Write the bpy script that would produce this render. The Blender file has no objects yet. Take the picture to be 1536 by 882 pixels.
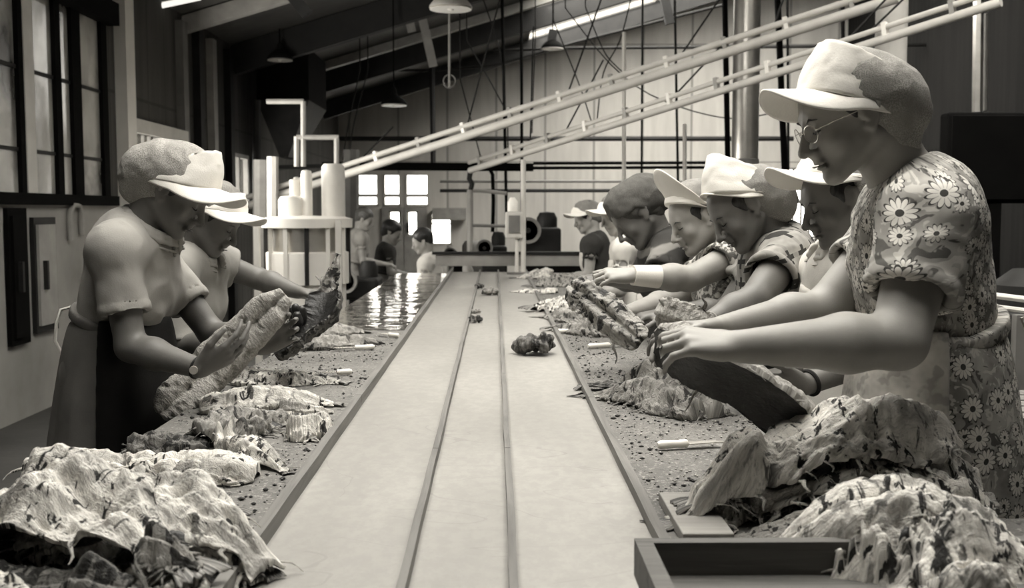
import bpy, math, random
import numpy as np
from mathutils import Vector, Matrix

# ------------------------------------------------------------------ basics
S = bpy.context.scene
COL = S.collection
PI = math.pi
V = lambda *a: np.array(a, dtype=float)
def nrm(v):
    v = np.asarray(v, float); return v / (np.linalg.norm(v) + 1e-12)

CAM_H = 1.40
TH, PS = math.atan(125 / 1600), math.atan(25 / 1600)
def P(px, py, Y):
    """the point at depth Y (metres in front of the lens) on the sight line of pixel px,py"""
    x, y = (px - 768) / 1600, (441 - py) / 1600
    fy, uz = math.cos(TH) + y * math.sin(TH), -math.sin(TH) + y * math.cos(TH)
    wx = x * math.cos(PS) + fy * math.sin(PS)
    wy = -x * math.sin(PS) + fy * math.cos(PS)
    k = Y / wy
    return V(wx * k, Y, CAM_H + uz * k)

def mesh_obj(name, verts, faces, mat, parent=None, smooth=True, uv=None):
    me = bpy.data.meshes.new(name)
    verts = np.asarray(verts, dtype=np.float32)
    if isinstance(faces, np.ndarray):
        n, k = faces.shape
        me.vertices.add(len(verts)); me.vertices.foreach_set('co', verts.ravel())
        me.loops.add(n * k); me.loops.foreach_set('vertex_index', faces.astype(np.int32).ravel())
        me.polygons.add(n)
        me.polygons.foreach_set('loop_start', np.arange(0, n * k, k, dtype=np.int32))
        try: me.polygons.foreach_set('loop_total', np.full(n, k, dtype=np.int32))
        except Exception: pass
        me.update(calc_edges=True); me.validate()
    else:
        me.from_pydata([tuple(map(float, v)) for v in verts], [], faces); me.update()
    if uv is not None:
        uvl = me.uv_layers.new(name='UVMap')
        li = np.empty(len(me.loops), dtype=np.int32); me.loops.foreach_get('vertex_index', li)
        uvl.data.foreach_set('uv', np.asarray(uv, dtype=np.float32)[li].ravel())
    me.materials.append(mat)
    if smooth: me.polygons.foreach_set('use_smooth', np.ones(len(me.polygons), dtype=bool))
    o = bpy.data.objects.new(name, me); COL.objects.link(o)
    if parent is not None: o.parent = parent; o.matrix_parent_inverse = parent.matrix_basis.inverted()
    return o

def empty(name, loc, label=None, cat=None, group=None):
    o = bpy.data.objects.new(name, None); COL.objects.link(o)
    o.location = tuple(map(float, loc)); o.empty_display_size = .05
    tag(o, label, cat, group); return o
def tag(o, label=None, cat=None, group=None, kind=None):
    if label: o['label'] = label
    if cat: o['category'] = cat
    if group: o['group'] = group
    if kind: o['kind'] = kind
    return o

class MB:
    """collects boxes, tubes and lofts, and links them as one mesh"""
    def __init__(s): s.v = []; s.f = []
    def add(s, v, f):
        b = len(s.v); s.v += [tuple(map(float, p)) for p in v]; s.f += [tuple(i + b for i in q) for q in f]; return s
    def box(s, lo, hi):
        x0, y0, z0 = lo; x1, y1, z1 = hi
        return s.add([(x0,y0,z0),(x1,y0,z0),(x1,y1,z0),(x0,y1,z0),(x0,y0,z1),(x1,y0,z1),(x1,y1,z1),(x0,y1,z1)],
              [(0,3,2,1),(4,5,6,7),(0,1,5,4),(1,2,6,5),(2,3,7,6),(3,0,4,7)])
    def beam(s, a, b, w, h, up=(0,0,1)):
        a, b = np.asarray(a, float), np.asarray(b, float); d = nrm(b - a)
        r = np.cross(d, up); r = nrm(r) if np.linalg.norm(r) > 1e-6 else V(1,0,0)
        u = np.cross(r, d); c = []
        for p in (a, b):
            for sx, sz in ((-1,-1),(1,-1),(1,1),(-1,1)): c.append(p + r*w/2*sx + u*h/2*sz)
        return s.add(c, [(0,1,2,3),(7,6,5,4),(0,4,5,1),(1,5,6,2),(2,6,7,3),(3,7,4,0)])
    def tube(s, pts, r, n=10, cap=True):
        pts = [np.asarray(p, float) for p in pts]; m = len(pts)
        rs = r if hasattr(r, '__len__') else [r] * m
        vs = []; fs = []; prev = None
        for i, p in enumerate(pts):
            d = nrm((pts[min(i+1, m-1)] - pts[max(i-1, 0)]))
            if prev is None:
                a = V(0,0,1) if abs(d[2]) < .9 else V(1,0,0)
                x = nrm(np.cross(d, a))
            else: x = nrm(prev - d * np.dot(prev, d))
            prev = x; y = np.cross(d, x)
            for k in range(n):
                t = 2*PI*k/n; vs.append(p + (x*math.cos(t) + y*math.sin(t)) * rs[i])
        for i in range(m-1):
            for k in range(n):
                k2 = (k+1) % n; fs.append((i*n+k, i*n+k2, (i+1)*n+k2, (i+1)*n+k))
        if cap: fs.append(tuple(range(n-1, -1, -1))); fs.append(tuple((m-1)*n + k for k in range(n)))
        return s.add(vs, fs)
    def lathe(s, c, prof, n=28, axis='z'):
        vs = []; fs = []
        for (r, z) in prof:
            for k in range(n):
                t = 2*PI*k/n; a, b = r*math.cos(t), r*math.sin(t)
                q = (a, b, z) if axis == 'z' else ((z, a, b) if axis == 'x' else (a, z, b))
                vs.append((c[0]+q[0], c[1]+q[1], c[2]+q[2]))
        m = len(prof)
        for i in range(m-1):
            for k in range(n):
                k2 = (k+1) % n; fs.append((i*n+k, i*n+k2, (i+1)*n+k2, (i+1)*n+k))
        if prof[0][0] > 1e-5: fs.append(tuple(range(n-1, -1, -1)))
        if prof[-1][0] > 1e-5: fs.append(tuple((m-1)*n + k for k in range(n)))
        return s.add(vs, fs)
    def build(s, name, mat, parent=None, smooth=False, bevel=0):
        o = mesh_obj(name, s.v, s.f, mat, parent, smooth=False)
        if smooth:
            o.data.polygons.foreach_set('use_smooth', np.ones(len(o.data.polygons), dtype=bool))
            o.data.set_sharp_from_angle(angle=math.radians(42))
        if bevel:
            b = o.modifiers.new('b', 'BEVEL'); b.width = bevel; b.segments = 2; b.limit_method = 'ANGLE'
        return o

# ------------------------------------------------------------------ numpy noise
_rng = np.random.default_rng(7)
_LAT = _rng.random((64, 64, 64)).astype(np.float32) * 2 - 1
def noise3(x, y, z):
    x, y, z = np.broadcast_arrays(np.asarray(x, float), np.asarray(y, float), np.asarray(z, float))
    xi, yi, zi = np.floor(x).astype(int), np.floor(y).astype(int), np.floor(z).astype(int)
    fx, fy, fz = x - xi, y - yi, z - zi
    fx, fy, fz = (t*t*(3-2*t) for t in (fx, fy, fz))
    L = lambda a, b, c: _LAT[(xi+a) & 63, (yi+b) & 63, (zi+c) & 63]
    c00 = L(0,0,0)*(1-fx)+L(1,0,0)*fx; c10 = L(0,1,0)*(1-fx)+L(1,1,0)*fx
    c01 = L(0,0,1)*(1-fx)+L(1,0,1)*fx; c11 = L(0,1,1)*(1-fx)+L(1,1,1)*fx
    return (c00*(1-fy)+c10*fy)*(1-fz) + (c01*(1-fy)+c11*fy)*fz
def fbm(x, y, z, o=3):
    a = 0; w = 1; s = 0
    for i in range(o): a = a + w*noise3(x*2**i+i*7.3, y*2**i+i*3.1, z*2**i+i*5.7); s += w; w *= .5
    return a / s

# ------------------------------------------------------------------ materials
TINT = (1.0, .965, .895)
def g(v): return (v*TINT[0], v*TINT[1], v*TINT[2], 1)
class NT:
    def __init__(s, name):
        s.m = bpy.data.materials.new(name); s.m.use_nodes = True; s.t = s.m.node_tree
        s.t.nodes.clear(); s.out = s.n('ShaderNodeOutputMaterial')
    def n(s, typ, **kw):
        nd = s.t.nodes.new(typ)
        for k, v in kw.items(): setattr(nd, k, v)
        return nd
    def set(s, nd, key, v):
        if v is None: return
        sock = nd.inputs[key]
        if isinstance(v, bpy.types.NodeSocket): s.t.links.new(v, sock)
        else: sock.default_value = v
    def math(s, op, a, b=None, c=None):
        nd = s.n('ShaderNodeMath', operation=op)
        s.set(nd, 0, a)
        if b is not None: s.set(nd, 1, b)
        if c is not None: s.set(nd, 2, c)
        return nd.outputs[0]
    def coord(s, kind='Object', scale=(1,1,1)):
        tc = s.n('ShaderNodeTexCoord'); mp = s.n('ShaderNodeMapping')
        s.t.links.new(tc.outputs[kind], mp.inputs[0]); mp.inputs['Scale'].default_value = scale
        return mp.outputs[0]
    def noise(s, vec, scale, detail=4, rough=.55, dist=0):
        nd = s.n('ShaderNodeTexNoise'); s.set(nd, 'Vector', vec); nd.inputs['Scale'].default_value = scale
        nd.inputs['Detail'].default_value = detail; nd.inputs['Roughness'].default_value = rough
        nd.inputs['Distortion'].default_value = dist
        return nd.outputs[0]
    def ramp(s, fac, stops, interp='LINEAR'):
        nd = s.n('ShaderNodeValToRGB'); nd.color_ramp.interpolation = interp
        el = nd.color_ramp.elements
        while len(el) < len(stops): el.new(.5)
        for e, (p, v) in zip(el, stops): e.position = p; e.color = v if hasattr(v, '__len__') else g(v)
        s.set(nd, 0, fac); return nd.outputs[0]
    def mix(s, fac, a, b, mode='MIX'):
        nd = s.n('ShaderNodeMix', data_type='RGBA', blend_type=mode)
        s.set(nd, 0, fac); s.set(nd, 6, a); s.set(nd, 7, b); return nd.outputs[2]
    def bump(s, h, strength=.3, dist=.01, prev=None):
        nd = s.n('ShaderNodeBump'); nd.inputs['Strength'].default_value = strength
        nd.inputs['Distance'].default_value = dist; s.set(nd, 'Height', h)
        if prev is not None: s.set(nd, 'Normal', prev)
        return nd.outputs[0]
    def bsdf(s, color, rough=.7, metal=0, normal=None, spec=.5, alpha=None, sheen=0, sss=0):
        b = s.n('ShaderNodeBsdfPrincipled')
        s.set(b, 'Base Color', color); s.set(b, 'Roughness', rough); s.set(b, 'Metallic', metal)
        s.set(b, 'Specular IOR Level', spec)
        if normal is not None: s.set(b, 'Normal', normal)
        if alpha is not None: s.set(b, 'Alpha', alpha)
        if sheen: b.inputs['Sheen Weight'].default_value = sheen
        s.t.links.new(b.outputs[0], s.out.inputs[0]); return s.m

def plain(name, v, rough=.7, metal=0, var=.15, scale=6, bump=.15, bscale=60, bdist=.003, spec=.5):
    n = NT(name); c = n.coord()
    f = n.noise(c, scale, 5)
    col = n.ramp(f, [(.25, v*(1-var)), (.75, min(v*(1+var), 1))])
    nm = n.bump(n.noise(c, bscale, 3), bump, bdist) if bump else None
    return n.bsdf(col, rough, metal, nm, spec)

def wood(name, v, axis=1, dark=.4):
    n = NT(name); sc = [28, 28, 28]; sc[axis] = 1.5
    c = n.coord('Object', tuple(sc))
    f = n.noise(c, 1.5, 6, .6, .6); f2 = n.noise(n.coord(), 3.0, 4)
    col = n.ramp(f, [(.3, v*dark), (.5, v*.85), (.72, v*1.15)])
    col = n.mix(n.math('MULTIPLY', f2, .6), col, g(v*.55))
    return n.bsdf(col, .75, 0, n.bump(f, .5, .004))

def cloth(name, v, var=.08, weave=900, rough=.9, pat=None):
    n = NT(name); c = n.coord()
    f = n.noise(c, 9, 4)
    col = n.ramp(f, [(.3, v*(1-var)), (.7, min(1, v*(1+var)))])
    w = n.n('ShaderNodeTexWave'); w.inputs['Scale'].default_value = weave/20; w.inputs['Distortion'].default_value = 2
    n.set(w, 'Vector', c)
    if pat: col = pat(n, col)
    return n.bsdf(col, rough, 0, n.bump(n.noise(c, weave/4, 2), .25, .002), .2)

M = {}
M['black'] = plain('black_paint', .004, .85, var=.3, spec=.06)
M['dark'] = plain('dark_steel', .014, .6, var=.4, spec=.25)
M['darkwall'] = None
M['cream'] = plain('cream_paint', .6, .6, var=.1, bump=.05)
M['white'] = plain('white_paint', .78, .5, var=.05, bump=.05)
M['grey'] = plain('grey_paint', .16, .6, var=.2)
M['steel'] = plain('brushed_steel', .55, .3, .8, var=.15)
M['fade'] = plain('faded_cream_paint', .32, .6, var=.2)
M['wood'] = wood('worn_wood', .20, 1)
M['woodx'] = wood('dark_box_wood', .14, 0, .35)
M['woodlight'] = wood('pale_plank_wood', .42, 0, .7)
M['knife'] = plain('pale_knife_wood', .75, .4, var=.08)
M['blade'] = plain('polished_steel', .8, .25, .6, var=.05)
M['rope'] = plain('white_cord', .8, .9)
M['lampwhite'] = plain('white_enamel', .85, .35, var=.03)
M['floor'] = plain('worn_concrete', .05, .85, var=.4, scale=1.2, bump=.3, bscale=12, bdist=.01)
# ------------------------------------------------------------------ setting
XL, XR, YB, YF = -3.2, 7.2, 22.0, -3.0
def roof_z(x): return 3.4 + .30*(x + 3.2)
TZ = .85

def corrugated(name, v, hcoord, scale, line=.75, dirt=.25):
    n = NT(name); tc = n.coord('Object')
    sp = n.n('ShaderNodeSeparateXYZ'); n.set(sp, 0, tc)
    x = sp.outputs[hcoord]; z = sp.outputs[2]
    fr = n.math('FRACT', n.math('MULTIPLY', x, scale))
    ln = n.math('LESS_THAN', fr, .045)
    hz = n.math('LESS_THAN', n.math('FRACT', n.math('MULTIPLY', z, .42)), .012)
    ln = n.math('MAXIMUM', ln, hz)
    st = n.noise(n.coord('Object', (3,3,.4)), 1.3, 5)
    base = n.ramp(st, [(.25, v*(1-dirt)), (.75, v)])
    col = n.mix(n.math('MULTIPLY', ln, line), base, g(v*.35))
    w = n.math('SINE', n.math('MULTIPLY', x, 40))
    return n.bsdf(col, .9, 0, n.bump(w, .15, .01), .12)
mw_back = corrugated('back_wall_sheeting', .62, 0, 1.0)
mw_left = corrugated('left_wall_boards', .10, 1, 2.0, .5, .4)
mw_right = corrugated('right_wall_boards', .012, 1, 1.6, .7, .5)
m_roof = plain('roof_boards', .10, .8, var=.3, scale=2)

def st(o): o['kind'] = 'structure'; return o
st(MB().box((XL-.3, YF, -.1), (XR+.3, YB+.3, 0)).build('floor', M['floor']))
# back wall with openings: tall door window group and side window
def wall_x(name, y, th, x0, x1, z0, z1, holes, mat):
    b = MB(); xs = sorted({x0, x1, *[h[0] for h in holes], *[h[1] for h in holes]})
    for a, c in zip(xs[:-1], xs[1:]):
        hs = sorted([(h[2], h[3]) for h in holes if h[0] <= a + 1e-6 and h[1] >= c - 1e-6])
        z = z0
        for h in hs:
            if h[0] > z: b.box((a, y, z), (c, y+th, h[0]))
            z = h[1]
        if z < z1: b.box((a, y, z), (c, y+th, z1))
    return st(b.build(name, mat))
def wall_y(name, x, th, y0, y1, z0, z1, holes, mat):
    b = MB(); ys = sorted({y0, y1, *[h[0] for h in holes], *[h[1] for h in holes]})
    for a, c in zip(ys[:-1], ys[1:]):
        hs = sorted([(h[2], h[3]) for h in holes if h[0] <= a + 1e-6 and h[1] >= c - 1e-6])
        z = z0
        for h in hs:
            if h[0] > z: b.box((x, a, z), (x+th, c, h[0]))
            z = h[1]
        if z < z1: b.box((x, a, z), (x+th, c, z1))
    return st(b.build(name, mat))
def bx(px): return (px - 743) * YB / 1600
def bz(py): return CAM_H + (316 - py) * YB / 1600
backholes = [(bx(533), bx(569), bz(309), bz(261)), (bx(576), bx(602), bz(309), bz(261)), (bx(609), bx(644), bz(309), bz(261)),
             (bx(584), bx(602), bz(354), bz(316)), (bx(611), bx(628), bz(354), bz(316)),
             (bx(646), bx(678), bz(367), bz(319)), (bx(1179), bx(1226), bz(362), bz(252))]
wall_x('wall_back', YB, .25, XL, XR, 0, 7.2, backholes, mw_back)
# windows in the back wall: glass panes and bars
n = NT('window_glass'); gl = n.n('ShaderNodeBsdfGlossy'); gl.inputs['Roughness'].default_value = .05
tr = n.n('ShaderNodeBsdfTransparent'); mx = n.n('ShaderNodeMixShader'); mx.inputs[0].default_value = .06
n.t.links.new(tr.outputs[0], mx.inputs[1]); n.t.links.new(gl.outputs[0], mx.inputs[2]); n.t.links.new(mx.outputs[0], n.out.inputs[0])
M['glass'] = n.m
for i, (x0, x1, z0, z1) in enumerate(backholes):
    fr = MB(); t = .035
    for a, c in (((x0, z0), (x1, z0+t)), ((x0, z1-t), (x1, z1)), ((x0, z0), (x0+t, z1)), ((x1-t, z0), (x1, z1))):
        fr.box((a[0], YB-.02, a[1]), (c[0], YB+.1, c[1]))
    if i < 3: fr.box((x0, YB-.01, z0+.18), (x1, YB+.06, z0+.25))
    if i == 5: fr.box((x0, YB, z1-.24), (x1, YB+.06, z1-.21))
    if i == 6:
        for q in (.24, .5, .76): fr.box((x0+(x1-x0)*q-.02, YB, z0), (x0+(x1-x0)*q+.02, YB+.06, z1))
        fr.box((x0, YB-.06, z0+.78), (x1, YB+.08, z0+.86)); fr.box((x0, YB, z1-.45), (x1, YB+.06, z1-.42))
    w = st(fr.build('window_%d' % (i+1), M['cream'] if i != 6 else M['grey']))
    MB().box((x0+t, YB+.03, z0+t), (x1-t, YB+.036, z1-t)).build('pane', M['glass'], w)
# the pale door leaves below the transom panes
# door leaves that leave their panes open
for i, (a, c, h) in enumerate(((574, 606, backholes[3]), (607, 641, backholes[4]))):
    b = MB(); x0, x1 = bx(a), bx(c)
    b.box((x0, YB-.06, 0), (x1, YB-.02, h[2])).box((x0, YB-.06, h[3]), (x1, YB-.02, bz(311)))
    b.box((x0, YB-.06, h[2]), (h[0], YB-.02, h[3])).box((h[1], YB-.06, h[2]), (x1, YB-.02, h[3]))
    dd = st(b.build('door_%d' % (i+1), M['fade']))
    MB().box((x1-.12 if i == 0 else x0+.06, YB-.10, .95), (x1-.08 if i == 0 else x0+.10, YB-.06, 1.15)).build('door_handle', M['dark'], dd)
# left wall with two runs of windows
def ly(px): return XL * 1600 / (px - 743)
LY0, LY1 = 5.9, ly(168)
leftholes = [(LY0, LY1, 1.52, 2.95), (ly(200), ly(262), 1.45, 2.08), (ly(345), ly(372), 1.5, 2.05)]
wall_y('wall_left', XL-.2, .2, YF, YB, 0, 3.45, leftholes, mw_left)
# near left window: mullions
w = MB(); y = LY0
w.box((XL-.05, LY0, 1.44), (XL+.06, LY1+.1, 1.52))
w.box((XL-.05, LY0, 2.92), (XL+.10, LY1+.1, 3.10))
W7 = st(w.build('window_8', M['black']))
for px, wd, m in ((42, .035, 'black'), (54, .075, 'cream'), (97, .05, 'black'), (124, .085, 'black'), (165, .06, 'black')):
    yy = ly(px); MB().box((XL-.04, yy-wd, 1.52), (XL+.02, yy+wd, 2.95)).build('mullion', M[m], W7)
b = MB()
for z in (1.80, 2.35): b.box((XL-.03, LY0, z), (XL+.0, LY1, z+.025))
b.build('glazing_bar', M['dark'], W7)
n = NT('dusty_glass'); c = n.coord('Object', (1, 1, 1)); f = n.noise(c, 1.6, 4, .5)
pb = n.n('ShaderNodeBsdfPrincipled'); pb.inputs['Roughness'].default_value = .25
n.set(pb, 'Base Color', n.ramp(f, [(.35, .05), (.5, .35), (.7, .5)]))
tr = n.n('ShaderNodeBsdfTransparent'); mx = n.n('ShaderNodeMixShader')
n.set(mx, 0, n.ramp(n.noise(n.coord('Object', (1, 1, .5)), 2.3, 3), [(.4, (.97,)*3+(1,)), (.62, (.80,)*3+(1,))]))
n.t.links.new(tr.outputs[0], mx.inputs[1]); n.t.links.new(pb.outputs[0], mx.inputs[2]); n.t.links.new(mx.outputs[0], n.out.inputs[0])
M['dusty'] = n.m
MB().box((XL-.02, LY0, 1.52), (XL-.012, LY1, 2.92)).build('pane', M['dusty'], W7)
yy = ly(189)
st(MB().box((XL, yy-.10, 0), (XL+.10, yy+.12, 3.3)).build('trim_1', M['white']))
st(MB().box((XL, ly(195), 2.08), (XL+.09, ly(276), 2.20)).build('trim_2', M['cream']))
st(MB().box((XL, LY0-.6, 1.32), (XL+.02, LY1+.2, 1.44)).box((XL, LY0-1.5, .0), (XL+.015, LY1+.25, 1.32)).build('trim_3', plain('dull_cream_wall_paint', .30, .8, var=.3, scale=1.5)))
for i, (px, m) in enumerate(((276, 'grey'), (300, 'dark'), (320, 'fade'), (345, 'dark'))):
    yy = ly(px); st(MB().box((XL, yy-.08, 0), (XL+.08, yy+.08, 3.3)).build('trim_%d' % (4+i), M[m]))
for j, h in enumerate(leftholes[1:]):
    b = MB(); k = 7 if j == 0 else 2
    for i in range(k+1):
        q = h[0] + (h[1]-h[0])*i/k; b.box((XL-.02, q-.04, h[2]), (XL+.04, q+.04, h[3]))
    b.box((XL-.02, h[0], h[2]-.05), (XL+.05, h[1], h[2])).box((XL-.02, h[0], h[3]), (XL+.05, h[1], h[3]+.05))
    ww = st(b.build('window_%d' % (9+j), M['fade']))
    MB().box((XL-.06, h[0], h[2]), (XL-.055, h[1], h[3])).build('pane', M['glass'], ww)
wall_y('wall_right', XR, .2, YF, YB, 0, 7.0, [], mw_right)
wall_x('wall_rear', YF-.2, .2, XL, XR, 0, 7.0, [], plain('rear_wall_paint', .02))
# roof: one sloping sheet carried by rafters, with long skylights
sky = [(-1.3, 2.1, 1.0, 6.2), (3.4, 5.6, 4.5, 9.0), (0.6, 5.4, 13.5, 20.5)]   # x0,x1,y0,y1
b = MB(); xs = sorted({XL-.3, XR+.3, *[s_[0] for s_ in sky], *[s_[1] for s_ in sky]}); ys = sorted({YF-.3, YB+.3, *[s_[2] for s_ in sky], *[s_[3] for s_ in sky]})
for x0, x1 in zip(xs[:-1], xs[1:]):
    for y0, y1 in zip(ys[:-1], ys[1:]):
        if any(s_[0] <= x0+1e-6 and s_[1] >= x1-1e-6 and s_[2] <= y0+1e-6 and s_[3] >= y1-1e-6 for s_ in sky): continue
        a, c = roof_z(x0), roof_z(x1)
        b.add([(x0,y0,a),(x1,y0,c),(x1,y1,c),(x0,y1,a),(x0,y0,a+.1),(x1,y0,c+.1),(x1,y1,c+.1),(x0,y1,a+.1)],
              [(0,3,2,1),(4,5,6,7),(0,1,5,4),(1,2,6,5),(2,3,7,6),(3,0,4,7)])
st(b.build('ceiling', m_roof))
for i, s_ in enumerate(sky):
    fr = MB(); nb = 6
    for k in range(nb+1):
        y = s_[2] + (s_[3]-s_[2])*k/nb
        fr.beam((s_[0], y, roof_z(s_[0])+.05), (s_[1], y, roof_z(s_[1])+.05), .05, .08)
    for x in (s_[0], (s_[0]+s_[1])/2, s_[1]): fr.beam((x, s_[2], roof_z(x)+.05), (x, s_[3], roof_z(x)+.05), .05, .08)
    sk = st(fr.build('window_%d' % (12+i), M['grey']))
    x0, x1 = s_[0], s_[1]; a, c = roof_z(x0)+.1, roof_z(x1)+.1
    mesh_obj('pane', [(x0,s_[2],a),(x1,s_[2],c),(x1,s_[3],c),(x0,s_[3],a)], [(0,1,2,3)], M['glass'], sk, False)
# rafters
M['rafter'] = plain('dark_rafter', .012, .7, var=.4)
for i, (y, m, hh) in enumerate(((9.3, 'dark', .14), (11.2, 'fade', .16), (13.2, 'rafter', .34), (16.0, 'fade', .12), (16.9, 'rafter', .30), (20.0, 'rafter', .3))):
    x0, x1 = XL, XR
    st(MB().beam((x0, y, roof_z(x0)-hh/2-.02), (x1, y, roof_z(x1)-hh/2-.02), .14, hh).build('trim_%d' % (10+i), M[m]))
# tie bar with its post and white braces
b = MB().tube([P(400, 100, 18), P(640, 106, 18), P(740, 98, 18), P(860, 64, 18), P(1090, 6, 18)], .028, 6)
b.tube([P(740, 76, 18), P(840, 72, 18), P(1180, 70, 18), P(1527, 66, 18)], .03, 6)
st(b.build('trim_20', M['dark']))
st(MB().tube([P(648, 100, 17.9), P(650, 250, 17.9)], .05, 6).build('trim_21', M['rafter']))
for i, (a, c) in enumerate((((603, -15), (618, 48)), ((624, -15), (650, 100)))):
    st(MB().beam(P(a[0], a[1], 14), P(c[0], c[1], 14), .11, .05, (0,1,0)).build('trim_%d' % (22+i), M['fade']))
for i, (a, c, d_) in enumerate((((995, -10), (1005, 36), 15), ((435, -10), (462, 22), 11), ((830, 45), (826, 70), 15))):
    st(MB().beam(P(*a, d_), P(*c, d_), .12, .1, (0,1,0)).build('trim_%d' % (26+i), M['rafter']))

# ------------------------------------------------------------------ the work table with its belts
HW = .55/1.0
def tx(k): return k * .55
XE = [tx(-.705), tx(-.245), tx(.048), tx(.497)]
Y0, Y1 = .9, 9.6
n = NT('pale_belt_cloth'); c = n.coord('Object', (1, .35, 1))
f = n.noise(c, 4, 5, .55); f2 = n.noise(n.coord('Object', (1, 1, 1)), 60, 2)
col = n.ramp(f, [(.3, .275), (.7, .35)])
cr = n.noise(n.coord('Object', (.7, 1.6, 1)), 2.2, 2, .4, 1.5)
crease = n.math('MULTIPLY', n.math('LESS_THAN', n.math('ABSOLUTE', n.math('SUBTRACT', cr, .5)), .004), n.math('GREATER_THAN', n.noise(n.coord('Object', (1,1,1)), 1.7, 1), .55))
spot = n.noise(n.coord('Object', (2, 1, 1)), 7, 2)
gr = n.noise(n.coord('Object', (1, .6, 1)), 38, 5, .7)
col = n.mix(n.ramp(gr, [(.42, (.30,.30,.30,1)), (.6, (0,0,0,1))]), col, g(.20))
sp = n.ramp(spot, [(.68, (0,0,0,1)), (.74, (1,1,1,1))])
col = n.mix(n.math('MULTIPLY', crease, .4), col, g(.2)); col = n.mix(n.math('MULTIPLY', sp, .25), col, g(.2))
m_belt = n.bsdf(col, n.math('ADD', n.math('MULTIPLY', f, .2), .38), 0, n.bump(f2, .06, .002, n.bump(n.noise(n.coord('Object', (1,.5,1)), 5, 2), .12, .02)), .45)
for i in range(3):
    a, c_ = XE[i]+.006, XE[i+1]-.006
    o = MB().box((a, Y0, TZ-.02), (c_, Y1, TZ)).box((a, Y0+.1, TZ-.20), (c_, Y1-.1, TZ-.19)).lathe(((a+c_)/2, Y1-.05, TZ-.1), [(.0, -(c_-a)/2), (.09, -(c_-a)/2), (.09, (c_-a)/2), (0, (c_-a)/2)], 16, 'x').build('conveyor_belt', m_belt, None, True)
    tag(o, ['pale wide conveyor belt on the left beside the wet steel table', 'pale narrow middle conveyor belt between the two wooden strips',
            'pale wide conveyor belt on the right with a fish scrap lying on it'][i], 'conveyor belt')
for i, (x, w, h, nm, lb) in enumerate(((XE[0], .019, .030, 'edge_board', 'worn wooden edge board between the left table and the belt'),
                 (XE[1], .013, .022, 'divider_strip', 'left of the two wooden divider strips between the belts'),
                 (XE[2], .013, .022, 'divider_strip', 'right of the two wooden divider strips between the belts'),
                 (XE[3], .018, .022, 'edge_board', 'thin wooden edge board between the right table and the belt'))):
    b = MB(); ya = Y0
    for L in ((1.45, 1.1, 1.6, 1.5, 1.4, 1.65) if i in (1, 2) else (2.1, 2.2, 2.2, 2.2)):
        yb = min(ya + L, Y1)
        k = 14
        for q in range(k):
            u0, u1 = ya + (yb-ya-.004)*q/k, ya + (yb-ya-.004)*(q+1)/k
            j0, j1 = .0012*noise3(u0*5, i, 0), .0012*noise3(u1*5, i, 0)
            ww = w/2
            b.add([(x-ww+j0,u0,TZ-.001),(x+ww+j0,u0,TZ-.001),(x+ww+j1,u1,TZ-.001),(x-ww+j1,u1,TZ-.001),
                   (x-ww+j0,u0,TZ+h),(x+ww+j0,u0,TZ+h),(x+ww+j1,u1,TZ+h),(x-ww+j1,u1,TZ+h)],
                  [(0,3,2,1),(4,5,6,7),(0,1,5,4),(1,2,6,5),(2,3,7,6),(3,0,4,7)])
        ya = yb
    tag(b.build(nm, M['wood']), lb, 'board')
# table tops: gritty boards near, wet steel far on the left
n = NT('salt_strewn_board'); c = n.coord()
f = n.noise(c, 5, 5); s1 = n.noise(c, 130, 3, .7); s2 = n.noise(c, 45, 4, .6)
col = n.ramp(f, [(.3, .09), (.7, .17)])
col = n.mix(n.ramp(s1, [(.56, (0,0,0,1)), (.62, (1,1,1,1))]), col, g(.28))
col = n.mix(n.ramp(s2, [(.60, (0,0,0,1)), (.66, (1,1,1,1))]), col, g(.05))
m_top = n.bsdf(col, .8, 0, n.bump(s1, .5, .003, n.bump(s2, .4, .004)))
n = NT('wet_steel_sheet'); c = n.coord('Object', (1, .55, 1))
w1 = n.noise(c, 14, 3, .5, .4); w2 = n.noise(n.coord('Object', (1, 2.2, 1)), 4, 2)
m_wet = n.bsdf(n.ramp(w1, [(.3, .6), (.7, .9)]), .07, .95, n.bump(w1, .22, .01, n.bump(w2, .3, .02)), .8)
YS = 4.9
TL, TR = -.86, .67
def table(name, x0, x1, y0, y1, mtop, label, legs):
    t = empty(name, ((x0+x1)/2, (y0+y1)/2, 0), label, 'table')
    MB().box((x0, y0, TZ-.035), (x1, y1, TZ)).build('table_top', mtop, t, bevel=.004)
    MB().box((x0+.02, y0+.02, TZ-.15), (x1-.02, y1-.02, TZ-.036)).build('apron_rail', M['wood'], t)
    for (lx, lyy) in legs: MB().box((lx-.04, lyy-.04, 0), (lx+.04, lyy+.04, TZ-.15)).build('leg', M['wood'], t)
    return t
table('work_table', TL, XE[0]-.014, .9, YS, m_top, 'gritty salt strewn work table left of the belts, under the left fish pile', [(TL+.1, 1.2), (TL+.1, 3), (TL+.1, 4.7), (XE[0]-.1, 1.2), (XE[0]-.1, 3), (XE[0]-.1, 4.7)])
table('work_table', XE[3]+.012, TR, .9, 9.4, m_top, 'gritty salt strewn work table right of the belts, before the women in a row', [(TR-.1, 1.2), (TR-.1, 4), (TR-.1, 7), (TR-.1, 9.2), (XE[3]+.1, 1.2), (XE[3]+.1, 4), (XE[3]+.1, 7), (XE[3]+.1, 9.2)])
table('wet_steel_table', TL, XE[0]-.014, YS+.01, 9.4, m_wet, 'shiny wet steel table at the far left catching bright window reflections', [(TL+.1, 5.1), (TL+.1, 9.2), (XE[0]-.1, 5.1), (XE[0]-.1, 9.2)])
fr = empty('conveyor_stand', (0, 5, 0), 'dark steel stand carrying the three belts between the tables', 'stand')
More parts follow.
